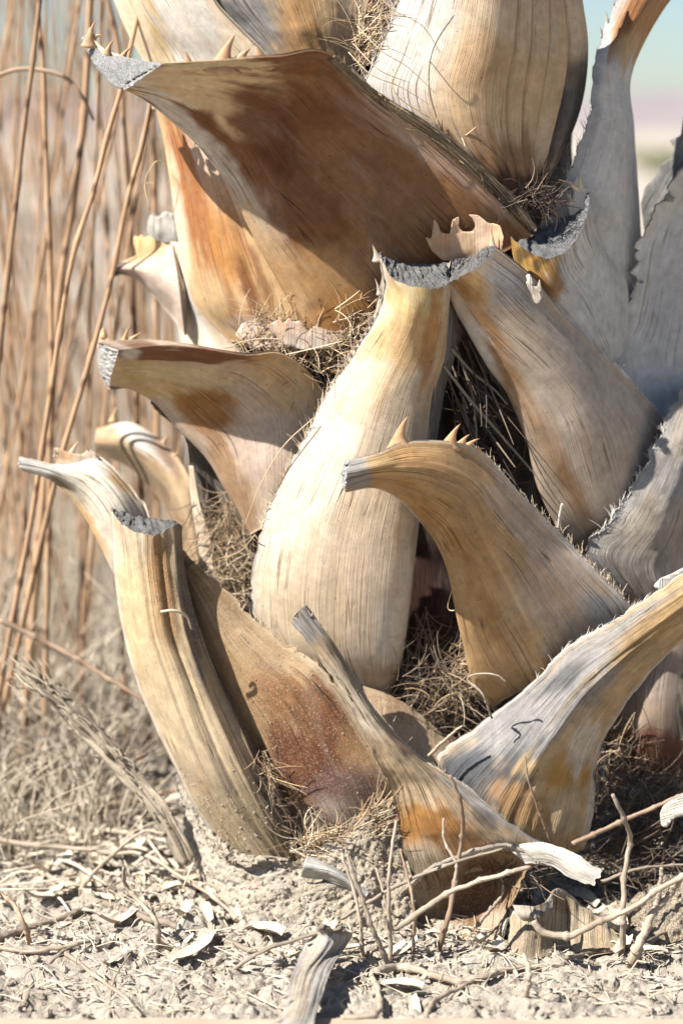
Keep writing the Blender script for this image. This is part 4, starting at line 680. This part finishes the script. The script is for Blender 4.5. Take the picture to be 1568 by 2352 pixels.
TW = [
 ([(784,2110),(884,2050),(949,2017),(1044,1980),(1154,1950)], .0026, 'long pale twig rising along the curled leaf base', 'free', 15),
 ([(445,2352),(500,2265),(600,2185),(700,2152),(784,2132)], .0030, 'arched twig bent over the soil beside the grey thorny strip', 'free', 22),
 ([(909,2132),(949,2105),(1009,2065),(1084,2030),(1216,1992)], .0040, 'snapped tan twig with pale broken end over the brown curl', 'free', 19),
 ([(1004,2185),(1024,2120),(1044,2035),(1056,1950),(1061,1865),(1034,1780)], .0036, 'upright knotty twig before the brown curled leaf base', 'up', None),
 ([(1429,2180),(1431,2075),(1434,1990),(1446,1945),(1429,1875),(1404,1825)], .0040, 'upright bent twig before the dark fibre on the right', 'up', None),
 ([(1224,2115),(1249,2140),(1294,2150),(1364,2125),(1469,2075),(1509,2045),(1568,2010),(1640,1970)], .0045, 'curved tan stem looping out of the crumpled leaf base', 'free', 20),
 ([(1449,2212),(1469,2165),(1499,2100),(1534,2055),(1560,2020)], .0060, 'stout knotted twig slanting up from the soil at right', 'up', None),
 ([(1502,2100),(1512,2050),(1519,1992)], .0034, 'short side twig forking from the stout knotted one', 'free', 20),
 ([(949,2178),(949,2075),(934,2010),(919,1950)], .0024, 'thin upright twig in front of the brown curl', 'up', None),
 ([(896,2200),(894,2005),(909,1885)], .0028, 'straight twig standing against the orange twisted stub', 'up', None),
 ([(834,2200),(824,2100),(804,2020),(784,1960)], .0026, 'leaning twig by the short grey blade', 'up', None),
 ([(890,2215),(850,2120),(815,2020),(797,1962)], .0034, 'split pale twig leaning beside the short grey blade', 'up', None),
 ([(902,2140),(884,2065),(864,1995)], .0022, 'slim pale twig between the leaning ones', 'up', None),
 ([(864,2230),(909,2220),(969,2230),(1024,2250),(1094,2250),(1164,2225),(1234,2222),(1314,2235)], .0050, 'grey root like stem lying on the soil below the curls', 'lie', None),
 ([(969,2350),(1009,2290),(1064,2265),(1104,2250),(1160,2228)], .0036, 'smooth grey stem forking off the lying root', 'lie', None),
 ([(784,2340),(854,2332),(869,2285),(854,2235),(864,2220)], .0042, 'hooked stem end on the soil beside the grey strip', 'lie', None),
 ([(1129,1649,11),(1104,1589,12),(1074,1559,11),(1094,1549,12),(1144,1554,13),(1161,1567,13)], .0017, 'looped tendril over the twisted lower right stub', 'free', 0),
 ([(1264,1934,13),(1234,1854,15),(1209,1774,16),(1204,1734,16)], .0020, 'thin reddish twig across the face of the twisted stub', 'free', 0),
 ([(1314,1939,11),(1434,1884,9),(1524,1844,8),(1600,1812,8)], .0034, 'brown stick sloping across the dark fibre', 'free', 0),
 ([(984,1736,8),(1020,1700,9),(1060,1667,10)], .0024, 'pale stick end poking over the twisted stub', 'free', 0),
 ([(1034,2060,16),(1048,1990,16),(1020,1930,15),(1018,1880,15)], .0022, 'forked twig before the orange twisted stub', 'free', 0),
 ([(0,1930,-8),(50,1937,-7),(150,1947,-5),(250,1957,-2),(350,1970,1),(400,2005,4),(475,2050,7),(575,2130,10)], .0036, 'long tan stem slanting to the sand caked foot', 'free', 0),
 ([(-20,1918,-12),(75,1965,-10),(210,2012,-6),(300,1997,-5),(390,1997,-2)], .0038, 'grey stem crossing behind the long slanting one', 'free', 0),
 ([(185,2045),(225,1995),(280,1945),(330,1910),(380,1915)], .0030, 'pale twig rising behind the long slanting stem', 'up', None),
 ([(365,2165),(360,2120),(325,2075),(292,2040),(285,1995)], .0034, 'dark tipped twig standing on the sunny soil', 'up', None),
 ([(365,2140),(350,2095),(332,2050)], .0032, 'short knobbed twig beside the dark tipped one', 'up', None),
 ([(70,2160),(55,2120),(30,2075),(0,2050),(-40,2030)], .0034, 'brown twig arching out of the soil at far left', 'up', None),
 ([(60,2135),(150,2190),(225,2245),(290,2295),(325,2334)], .0032, 'straight pale straw lying on sunny soil', 'lie', None),
 ([(55,2310),(100,2230),(145,2185),(240,2155)], .0026, 'bent pale straw crossing the straight one', 'lie', None),
 ([(-10,2176),(75,2186),(165,2170),(250,2150)], .0030, 'thin straw curving along the soil at far left', 'lie', None),
 ([(240,2075),(325,2105),(450,2140),(575,2180),(650,2190)], .0050, 'thick bleached root lying below the sand caked foot', 'lie', None),
 ([(-20,2160),(60,2135),(125,2115),(210,2080)], .0046, 'bleached root lying on the bright soil at far left', 'lie', None),
 ([(1379,2025,14),(1459,1997,13),(1568,1985,12),(1640,1975,12)], .0022, 'thin straw across the dark lower right hollow', 'free', 0),
 ([(1300,2200),(1375,2185),(1460,2170),(1530,2140)], .0026, 'thin stem lying in the shade beside the crumpled leaf base', 'lie', None),
 ([(1450,2190),(1500,2160),(1560,2110),(1600,2085)], .0030, 'bent stem at the soil under the right hollow', 'lie', None),
 ([(1200,2300),(1215,2240),(1202,2190)], .0040, 'stubby twig sticking up before the crumpled leaf base', 'up', None),
 ([(0,1424,-15),(125,1484,-15),(250,1559,-13),(330,1609,-12),(400,1650,-14)], .0042, 'brown branch slanting behind the tall dusty stub', 'free', 0),
 ([(20,1884,-20),(175,1849,-20),(290,1844,-19),(410,1815,-18)], .0045, 'brown stick lying across the litter behind the stalk', 'free', 0),
 ([(250,2352),(262,2250),(300,2190)], .0014, 'wispy stalk on the sunny soil', 'lie', None),
 ([(660,2240),(745,2215),(840,2190),(930,2160)], .0030, 'pale stem tucked under the leaning twigs', 'lie', None),
 ([(1090,2130,15),(1125,2090,15.5),(1150,2060,15)], .0030, 'pale splinter along the curled leaf base', 'free', 0),
]
for pts, r, lab, mode, d in TW:
    if mode == 'free' and d: twig([(x, y, d + i * .3) for i, (x, y) in enumerate(pts)], r, lab, 'free')
    elif mode == 'free': twig(pts, r, lab, 'free', 'twig_brown' if 'brown' in lab or 'reddish' in lab else 'twig')
    else: twig(pts, r, lab, mode, 'twig_brown' if 'brown' in lab else 'twig')

# grey thorny strip lying on the soil
def strip_piece():
    L = [(722,2128),(700,2160),(668,2240),(648,2320),(628,2390)]; R = [(762,2140),(800,2140),(765,2220),(735,2300),(712,2390)]
    rows = []
    for i, ((a, b), (c, e)) in enumerate(zip(L, R)):
        z = (5, 4, 3, 2.2, 2)[i]; rows.append([(a, b, gd(a, b, z / 100)), ((a + c) / 2, (b + e) / 2, gd((a + c) / 2, (b + e) / 2, z / 100 + .006)), (c, e, gd(c, e, z / 100))])
    o = patch(rows, (.40,.37,.33), [(700,2250,20,160,15,(.42,.34,.24),.6)], nu=40, nv=70, th=(.15,.5), ridge=2.2, mat='rough', jag=(.25,.15), name='fallen_leaf_stalk', jagb=.5)
    o.parent = None; o.location = BASE; tag(o, 'grey dried leaf stalk strip with small thorns lying on the soil', 'dead leaf')
    for (x, y, dx, dy) in ((700,2160,-18,-6),(672,2226,-22,-4),(655,2290,-24,8),(642,2345,-18,6)): thorn(o, x, y, gd(x, y, .03), dx, dy, 12, 3, c=(.42,.38,.33))
strip_piece()
# shaggy broken stalk leaning at the left
def shaggy():
    cl = np.array([(92,1570,-4),(165,1634,-3),(240,1714,-2),(300,1779,-1),(370,1864,1),(430,1975,3)], float)
    c = crom(P(cl[:, 0], cl[:, 1], cl[:, 2]), 60); base = c[-1].copy(); root = empty('broken_stalk', base); tag(root, 'shaggy broken stalk leaning against the dusty stub', 'dead stalk')
    t = np.linspace(0, 1, 60); B = Batch()
    for k in range(15):
        a = k * 2.4; ro = .0095 * math.sqrt((k + .5) / 15) * (1 - .3 * t); off = np.stack([ro * np.cos(a + t * 1.5), ro * .6 * np.sin(a + t * 1.5), ro * np.sin(a + t * 1.5) * .8], -1)
        off = off + np.stack([fbm(t * 7, t * 0 + k, 60 + q, 3) - .5 for q in range(3)], -1) * .010 * (1.3 - t)[:, None]
        i0 = random.randint(0, 12); v, f, fb = tube_data((c + off)[i0:], (.0042 * (.7 + .6 * fbm(t * 12, t * 0 + k, 70, 3)) * np.minimum(1, .35 + t * 5))[i0:], 7, None, .6); B.add(v - base, f, fb, np.array((.33,.27,.195)) * random.uniform(.45, 1.3))
    B.build('stalk', M['grimy'], root)
    B = Batch()
    for _ in range(150):
        i = int(random.random() ** 1.8 * 50); p = c[i] + rng.normal(0, .006, 3); tg = c[max(i - 4, 0)] - c[i + 2]; tg /= np.linalg.norm(tg); dr = tg * random.uniform(.8, 1) + rng.normal(0, .12, 3); l = random.uniform(.012, .04) * (1.2 - i / 60)
        v, f, fb = tube_data([p, p + dr * l * .5 + rng.normal(0, .002, 3), p + dr * l], [.0013, .001, .0003], 4, 5); B.add(v - base, f, fb, np.array((.34,.28,.2)) * random.uniform(.4, 1.2))
    o = B.build('frayed_fibre', M['fibre'], root); o['kind'] = 'stuff'
shaggy()

# wooden board edge at the very front
def board():
    B = Batch(); y1 = -0.345; z0, z1 = -.03, .012; x0, x1 = -.9, .9; nx = 60
    xs = np.linspace(x0, x1, nx); prof = [(y1 + .003, z0), (y1, z1 - .003), (y1 - .003, z1), (y1 - .14, z1), (y1 - .143, z1 - .003), (y1 - .143, z0)]
    v = np.array([[(x, y + .001 * math.sin(x * 30), z + .0008 * math.sin(x * 47 + y * 9)) for (y, z) in prof] for x in xs]).reshape(-1, 3)
    o = mesh('wooden_edging', v - [0, y1, 0], gridf(6, nx), M['board'], None, None, None, False); o.location = (0, y1, 0); tag(o, 'weathered timber edging board at the border of the soil', 'board')
board()
# soil crumbs
def crumbs():
    bm = bmesh.new(); bmesh.ops.create_icosphere(bm, subdivisions=1, radius=1); bm.verts.ensure_lookup_table(); iv = np.array([v.co for v in bm.verts]); fi = [[v.index for v in f.verts] for f in bm.faces]; bm.free()
    bm = bmesh.new(); bmesh.ops.create_icosphere(bm, subdivisions=2, radius=1); bm.verts.ensure_lookup_table(); iv2 = np.array([v.co for v in bm.verts]); fi2 = [[v.index for v in f.verts] for f in bm.faces]; bm.free()
    V = []; F = []; n = 0
    def put(X, Y, s, big):
        nonlocal n
        a, f = (iv2, fi2) if big else (iv, fi)
        q = a * (1 + rng.normal(0, .22 if big else .3, (len(a), 1))) * s * rng.uniform(.6, 1.2, 3); z = float(gheight(X, Y))
        V.append(q + [X, Y, z + s * random.uniform(-.3, .4)]); F.extend([[i + n for i in t] for t in f]); n += len(a)
    for _ in range(6500):
        X = random.uniform(-.5, .45); Y = random.uniform(-.33, .12)
        s = .0007 + .0065 * random.random() ** 7; put(X, Y, s, s > .0026)
    for _ in range(1500):
        Y = random.uniform(.1, 1.3); X = random.uniform(-.75, -.12); s = .002 + .011 * random.random() ** 3; put(X, Y, s, s > .006)
    o = mesh('soil_crumbs', np.concatenate(V), F, M['soil'], None, None, None, False); tag(o, 'loose pale soil crumbs and clods scattered on the ground', 'soil', None, 'stuff')
crumbs()
# ground litter and dry grass that nobody could count
def litter():
    B = Batch()
    for k in range(3400):
        if k < 1500: X = random.uniform(-.5, .42); Y = random.uniform(-.3, .08); L = random.uniform(.008, .05); r = random.uniform(.0003, .0009)
        else: Y = random.uniform(.0, 2.6); X = random.uniform(-.62 - .25 * Y, -.12); L = random.uniform(.03, .16); r = random.uniform(.0008, .0024)
        a = random.uniform(0, 2 * math.pi); z = float(gheight(X, Y)) + .002; b = random.gauss(0, .12) * L
        p = np.array([(X, Y, z), (X + math.cos(a) * L / 2 - b * math.sin(a), Y + math.sin(a) * L / 2 + b * math.cos(a), z + abs(random.gauss(0, .12)) * L), (X + math.cos(a) * L, Y + math.sin(a) * L, float(gheight(X + math.cos(a) * L, Y + math.sin(a) * L)) + .002 + abs(random.gauss(0, .1)) * L)])
        v, f, fb = tube_data(p, [r, r, r * .6], 4, 6); B.add(v, f, fb)
    o = B.build('straw_litter', M['straw']); tag(o, 'dry straw bits and fibres littering the soil', 'straw', None, 'stuff')
    B = Batch()
    for k in range(2200):
        Y = .28 + 3.8 * random.random() ** 1.5; X = random.uniform(-.40, -.02) * (1 + Y * .35) - .08 * Y - random.random() * .3 - .08; L = random.uniform(.06, .30) * (1 + .12 * Y); r = random.uniform(.0007, .0018)
        lean = rng.normal(0, .38, 2); z = float(gheight(X, Y)) - .005
        p = np.array([(X, Y, z), (X + lean[0] * L * .4, Y + lean[1] * L * .4, z + L * .55), (X + lean[0] * L * 1.1, Y + lean[1] * L, z + L)])
        v, f, fb = tube_data(p, [r, r * .9, r * .4], 4, 6); B.add(v, f, fb)
    for k in range(1000):
        Y = random.uniform(.06, .6); X = -.24 - random.random() * (.26 + .12 * Y) - .05 * Y; L = random.uniform(.04, .17); r = random.uniform(.0005, .0013); lean = rng.normal(0, .5, 2); z = float(gheight(X, Y)) - .004
        p = np.array([(X, Y, z), (X + lean[0] * L * .4, Y + lean[1] * L * .4, z + L * .55), (X + lean[0] * L * 1.1, Y + lean[1] * L, z + L * .9)])
        v, f, fb = tube_data(p, [r, r * .9, r * .4], 4, 6); B.add(v, f, fb)
    o = B.build('dry_grass', M['straw']); tag(o, 'thin dry grass standing among the reeds', 'grass', None, 'stuff')
litter()

def husks():
    V = []; F = []; n = 0; fb = []
    for _ in range(170):
        a = random.uniform(3.3, 6.1); rr_ = .25 + abs(random.gauss(0, .09)); X = .05 + rr_ * 1.2 * math.cos(a); Y = .2 + rr_ * math.sin(a) * 1.0
        L = random.uniform(.012, .05); w = L * random.uniform(.15, .5); th = random.uniform(0, 6.28); k = 7; cu = random.uniform(-.5, .9); z = float(gheight(X, Y)) + .003
        t = np.linspace(-.5, .5, k); u = np.array([-.5, 0, .5]); T, U_ = np.meshgrid(t, u, indexing='ij'); px = T * L; py = U_ * w * (1 - 1.2 * T * T); pz = cu * L * T * T * 1.5 + .25 * w * (U_ * 2) ** 2 + rng.normal(0, .0006, T.shape) + abs(rng.normal(0, .15)) * px
        q = np.stack([X + px * math.cos(th) - py * math.sin(th), Y + px * math.sin(th) + py * math.cos(th), z + pz - pz.min() * .5], -1).reshape(-1, 3)
        V += [q, q - [0, 0, .0006]]; g = gridf(3, k); F += (g + n).tolist() + (g[:, ::-1] + n + 3 * k).tolist(); n += 6 * k; fb += [np.stack([py, px, 0 * px], -1).reshape(-1, 3)] * 2
    o = mesh('husk_litter', np.concatenate(V), F, M['straw'], None, np.concatenate(fb)); tag(o, 'papery husk flakes scattered round the trunk foot', 'husks', None, 'stuff')
husks()
# ------------------------------------------------------------------ reeds on the left
def reed_from(pts, r, label, mat='reed'):
    p = np.array(pts, float); w = P(p[:, 0], p[:, 1], p[:, 2])
    lo, lo2 = w[-1], w[-2]; d = (lo - lo2) / np.linalg.norm(lo - lo2)
    if d[2] < -.3 and lo[2] > .02: w = np.concatenate([w, (lo + d * (lo[2] / -d[2]))[None]])
    up = w[0] + (w[0] - w[1]) / np.linalg.norm(w[0] - w[1]) * .25; w = np.concatenate([up[None], w])[::-1]
    n = 110; c = crom(w, n); t = np.linspace(0, 1, n); rr = r * (1.1 - .4 * t)
    L = np.linalg.norm(w[-1] - w[0]); k = max(3, int(L / .12))
    for i in range(k): rr = rr * (1 + .38 * np.exp(-((t - (i + .5) / k - .02 * math.sin(i * 5)) / .006) ** 2))
    v, f, fb = tube_data(c, rr, 8); o = mesh('reed_stem', v, f, M[mat], None, fb, None, True, c[0].copy()); tag(o, label, 'reed')
reed_from([(92,0,-22),(75,150,-22),(55,300,-22),(35,485,-22),(12,690,-22),(0,800,-22),(-20,1000,-22)], .0036, 'sharp jointed reed stem crossing the arched brown tendril')
reed_from([(300,110,-14),(277,212,-14),(255,285,-14),(215,440,-14),(172,575,-14),(135,784,-15),(110,950,-16),(75,1180,-18),(30,1420,-20)], .0033, 'reed stem rising to the cut end of the long jutting stub')
reed_from([(352,180,-18),(345,240,-18),(325,340,-18),(295,450,-18),(260,625,-18),(235,727,-18),(195,867,-18),(150,1020,-18),(110,1180,-20),(60,1400,-22)], .0033, 'reed stem passing behind the short pointed stub')
reed_from([(205,60,-34),(200,170,-34),(195,250,-34),(170,450,-34),(140,650,-34),(120,900,-34),(95,1200,-34)], .0052, 'thick blurred reed stem leaning between the jointed ones')
reed_from([(88,20,-30),(100,165,-30),(105,325,-30),(112,500,-30),(118,700,-30),(116,1000,-30),(110,1300,-30)], .0034, 'nearly upright reed stem beside the jointed one')
reed_from([(240,-30,-40),(262,60,-40),(272,110,-40),(285,300,-40),(300,520,-42),(310,800,-44)], .004, 'reddish reed stem showing against the sky')
def arc(): 
    p = np.array([(-40,190,-24),(0,172,-24),(40,160,-24),(100,162,-24),(150,178,-24),(185,215,-24),(215,275,-26)], float); w = P(p[:, 0], p[:, 1], p[:, 2]); v, f, fb = tube_data(w, [.0026, .0026, .002], 8, 60)
    o = mesh('tendril', v, f, M['twig_brown'], None, fb, None, True, w[0].copy()); tag(o, 'brown tendril arching across the reeds', 'tendril')
arc()
protos = []
def proto_reed(k):
    n = 46; t = np.linspace(0, 1, n); c = np.stack([.05 * np.sin(t * 2 + k) * t, .03 * t * t * (k % 3 - 1), t * 1.5], -1); c += np.stack([.006 * (fbm(t * 6, 0 * t + k, 5 + q, 2) - .5) for q in range(3)], -1); c -= c[0]
    rr = .0025 * (1.1 - .65 * t)
    for i in range(10): rr = rr * (1 + .4 * np.exp(-((t - (i + .5 + .2 * math.sin(i * 3 + k)) / 10) / .012) ** 2))
    v, f, fb = tube_data(c, rr, 7)
    me = bpy.data.meshes.new('reed_stem'); me.from_pydata(v.tolist(), [], f); a = me.attributes.new('fib', 'FLOAT_VECTOR', 'POINT'); a.data.foreach_set('vector', fb.astype(np.float32).ravel())
    me.polygons.foreach_set('use_smooth', np.full(len(me.polygons), True)); me.materials.append(M['reed']); return me
protos = [proto_reed(k) for k in range(6)]
for k in range(190):
    Y = .38 + 2.8 * random.random() ** 1.25; xl = -.37 * (Y + 2.2) / 2.2 - .05; xr = -.12 - .12 * (Y < .5) - .06 * Y
    X = random.uniform(xl - .12, xr); o = bpy.data.objects.new('reed_stem', protos[k % 6]); col.objects.link(o)
    o.location = (X, Y, float(gheight(X, Y)) - .004); s = random.uniform(.7, 1.15); w = s * random.uniform(.7, 1.35); o.scale = (w, w, s)
    o.rotation_euler = (random.gauss(0, .10), random.gauss(.06, .12), random.uniform(0, 6.28))
    o.rotation_mode = 'ZXY' if False else 'XYZ'; tag(o, 'tan dry reed stem standing out of focus behind the palm', 'reed', 'dry reeds behind the palm')

rl = plate([(312,1738),(322,1730),(338,1738),(334,1752),(318,1756)], lambda x, y: -30, .15, (.3,.06,.03), name='red_leaf', step=5); rl.parent = None; rl.location = BASE; rl.data.materials.clear(); rl.data.materials.append(M['red']); tag(rl, 'small red dead leaf caught in the litter', 'dead leaf')

# ------------------------------------------------------------------ shrubs far behind
def shrub(x, y, rx, rz, lab, name='desert_shrub', n=2600):
    root = empty(name, (x, y, float(gheight(x, y)))); tag(root, lab, 'shrub'); B = Batch()
    for k in range(7):
        a = random.uniform(0, 6.28); e = np.array([math.cos(a) * rx * .6, math.sin(a) * rx * .6, rz * random.uniform(.6, 1.2)]); v, f, fb = tube_data([np.array([0, 0, -.05]), e * .5 + [0, 0, rz * .1], e], [.06 * rx, .04 * rx, .012 * rx], 6, 8); B.add(v, f, fb)
    B.build('trunk', M['bark'], root)
    cl = [(rng.normal(0, .42, 3) * [rx, rx, rz * .5] + [0, 0, rz * .95]) for _ in range(26)]; V = []; F = []
    for i in range(n):
        c = cl[i % 26] + rng.normal(0, .17, 3) * [rx, rx, rz]; a = rng.normal(0, 1, 3); a /= np.linalg.norm(a); b = np.cross(a, rng.normal(0, 1, 3)); b /= np.linalg.norm(b); s = .07 * rx
        V += [c - a * s, c + b * s * .4, c + a * s, c - b * s * .4]; F.append((4 * i, 4 * i + 1, 4 * i + 2, 4 * i + 3))
    mesh('crown', np.array(V), F, M['green'], root)
shrub(-4.0, 16, 1.0, 2.2, 'green desert bush far behind the reeds'); shrub(4.2, 17, 1.0, .55, 'low olive bush far behind the palm on its shaded side')
for k, (x, y) in enumerate(((3.4, 12), (5.4, 23), (7.6, 33), (6.2, 40), (9.5, 46), (-7.5, 30), (-5.2, 24), (-9, 42), (-3.2, 36))):
    shrub(x, y, random.uniform(.5, 1.1), random.uniform(.25, .5), 'low dusty scrub bush dotting the far desert ground', n=700)
for o in list(col.objects):
    if o.get('label') == 'low dusty scrub bush dotting the far desert ground': o['group'] = 'far desert scrub'
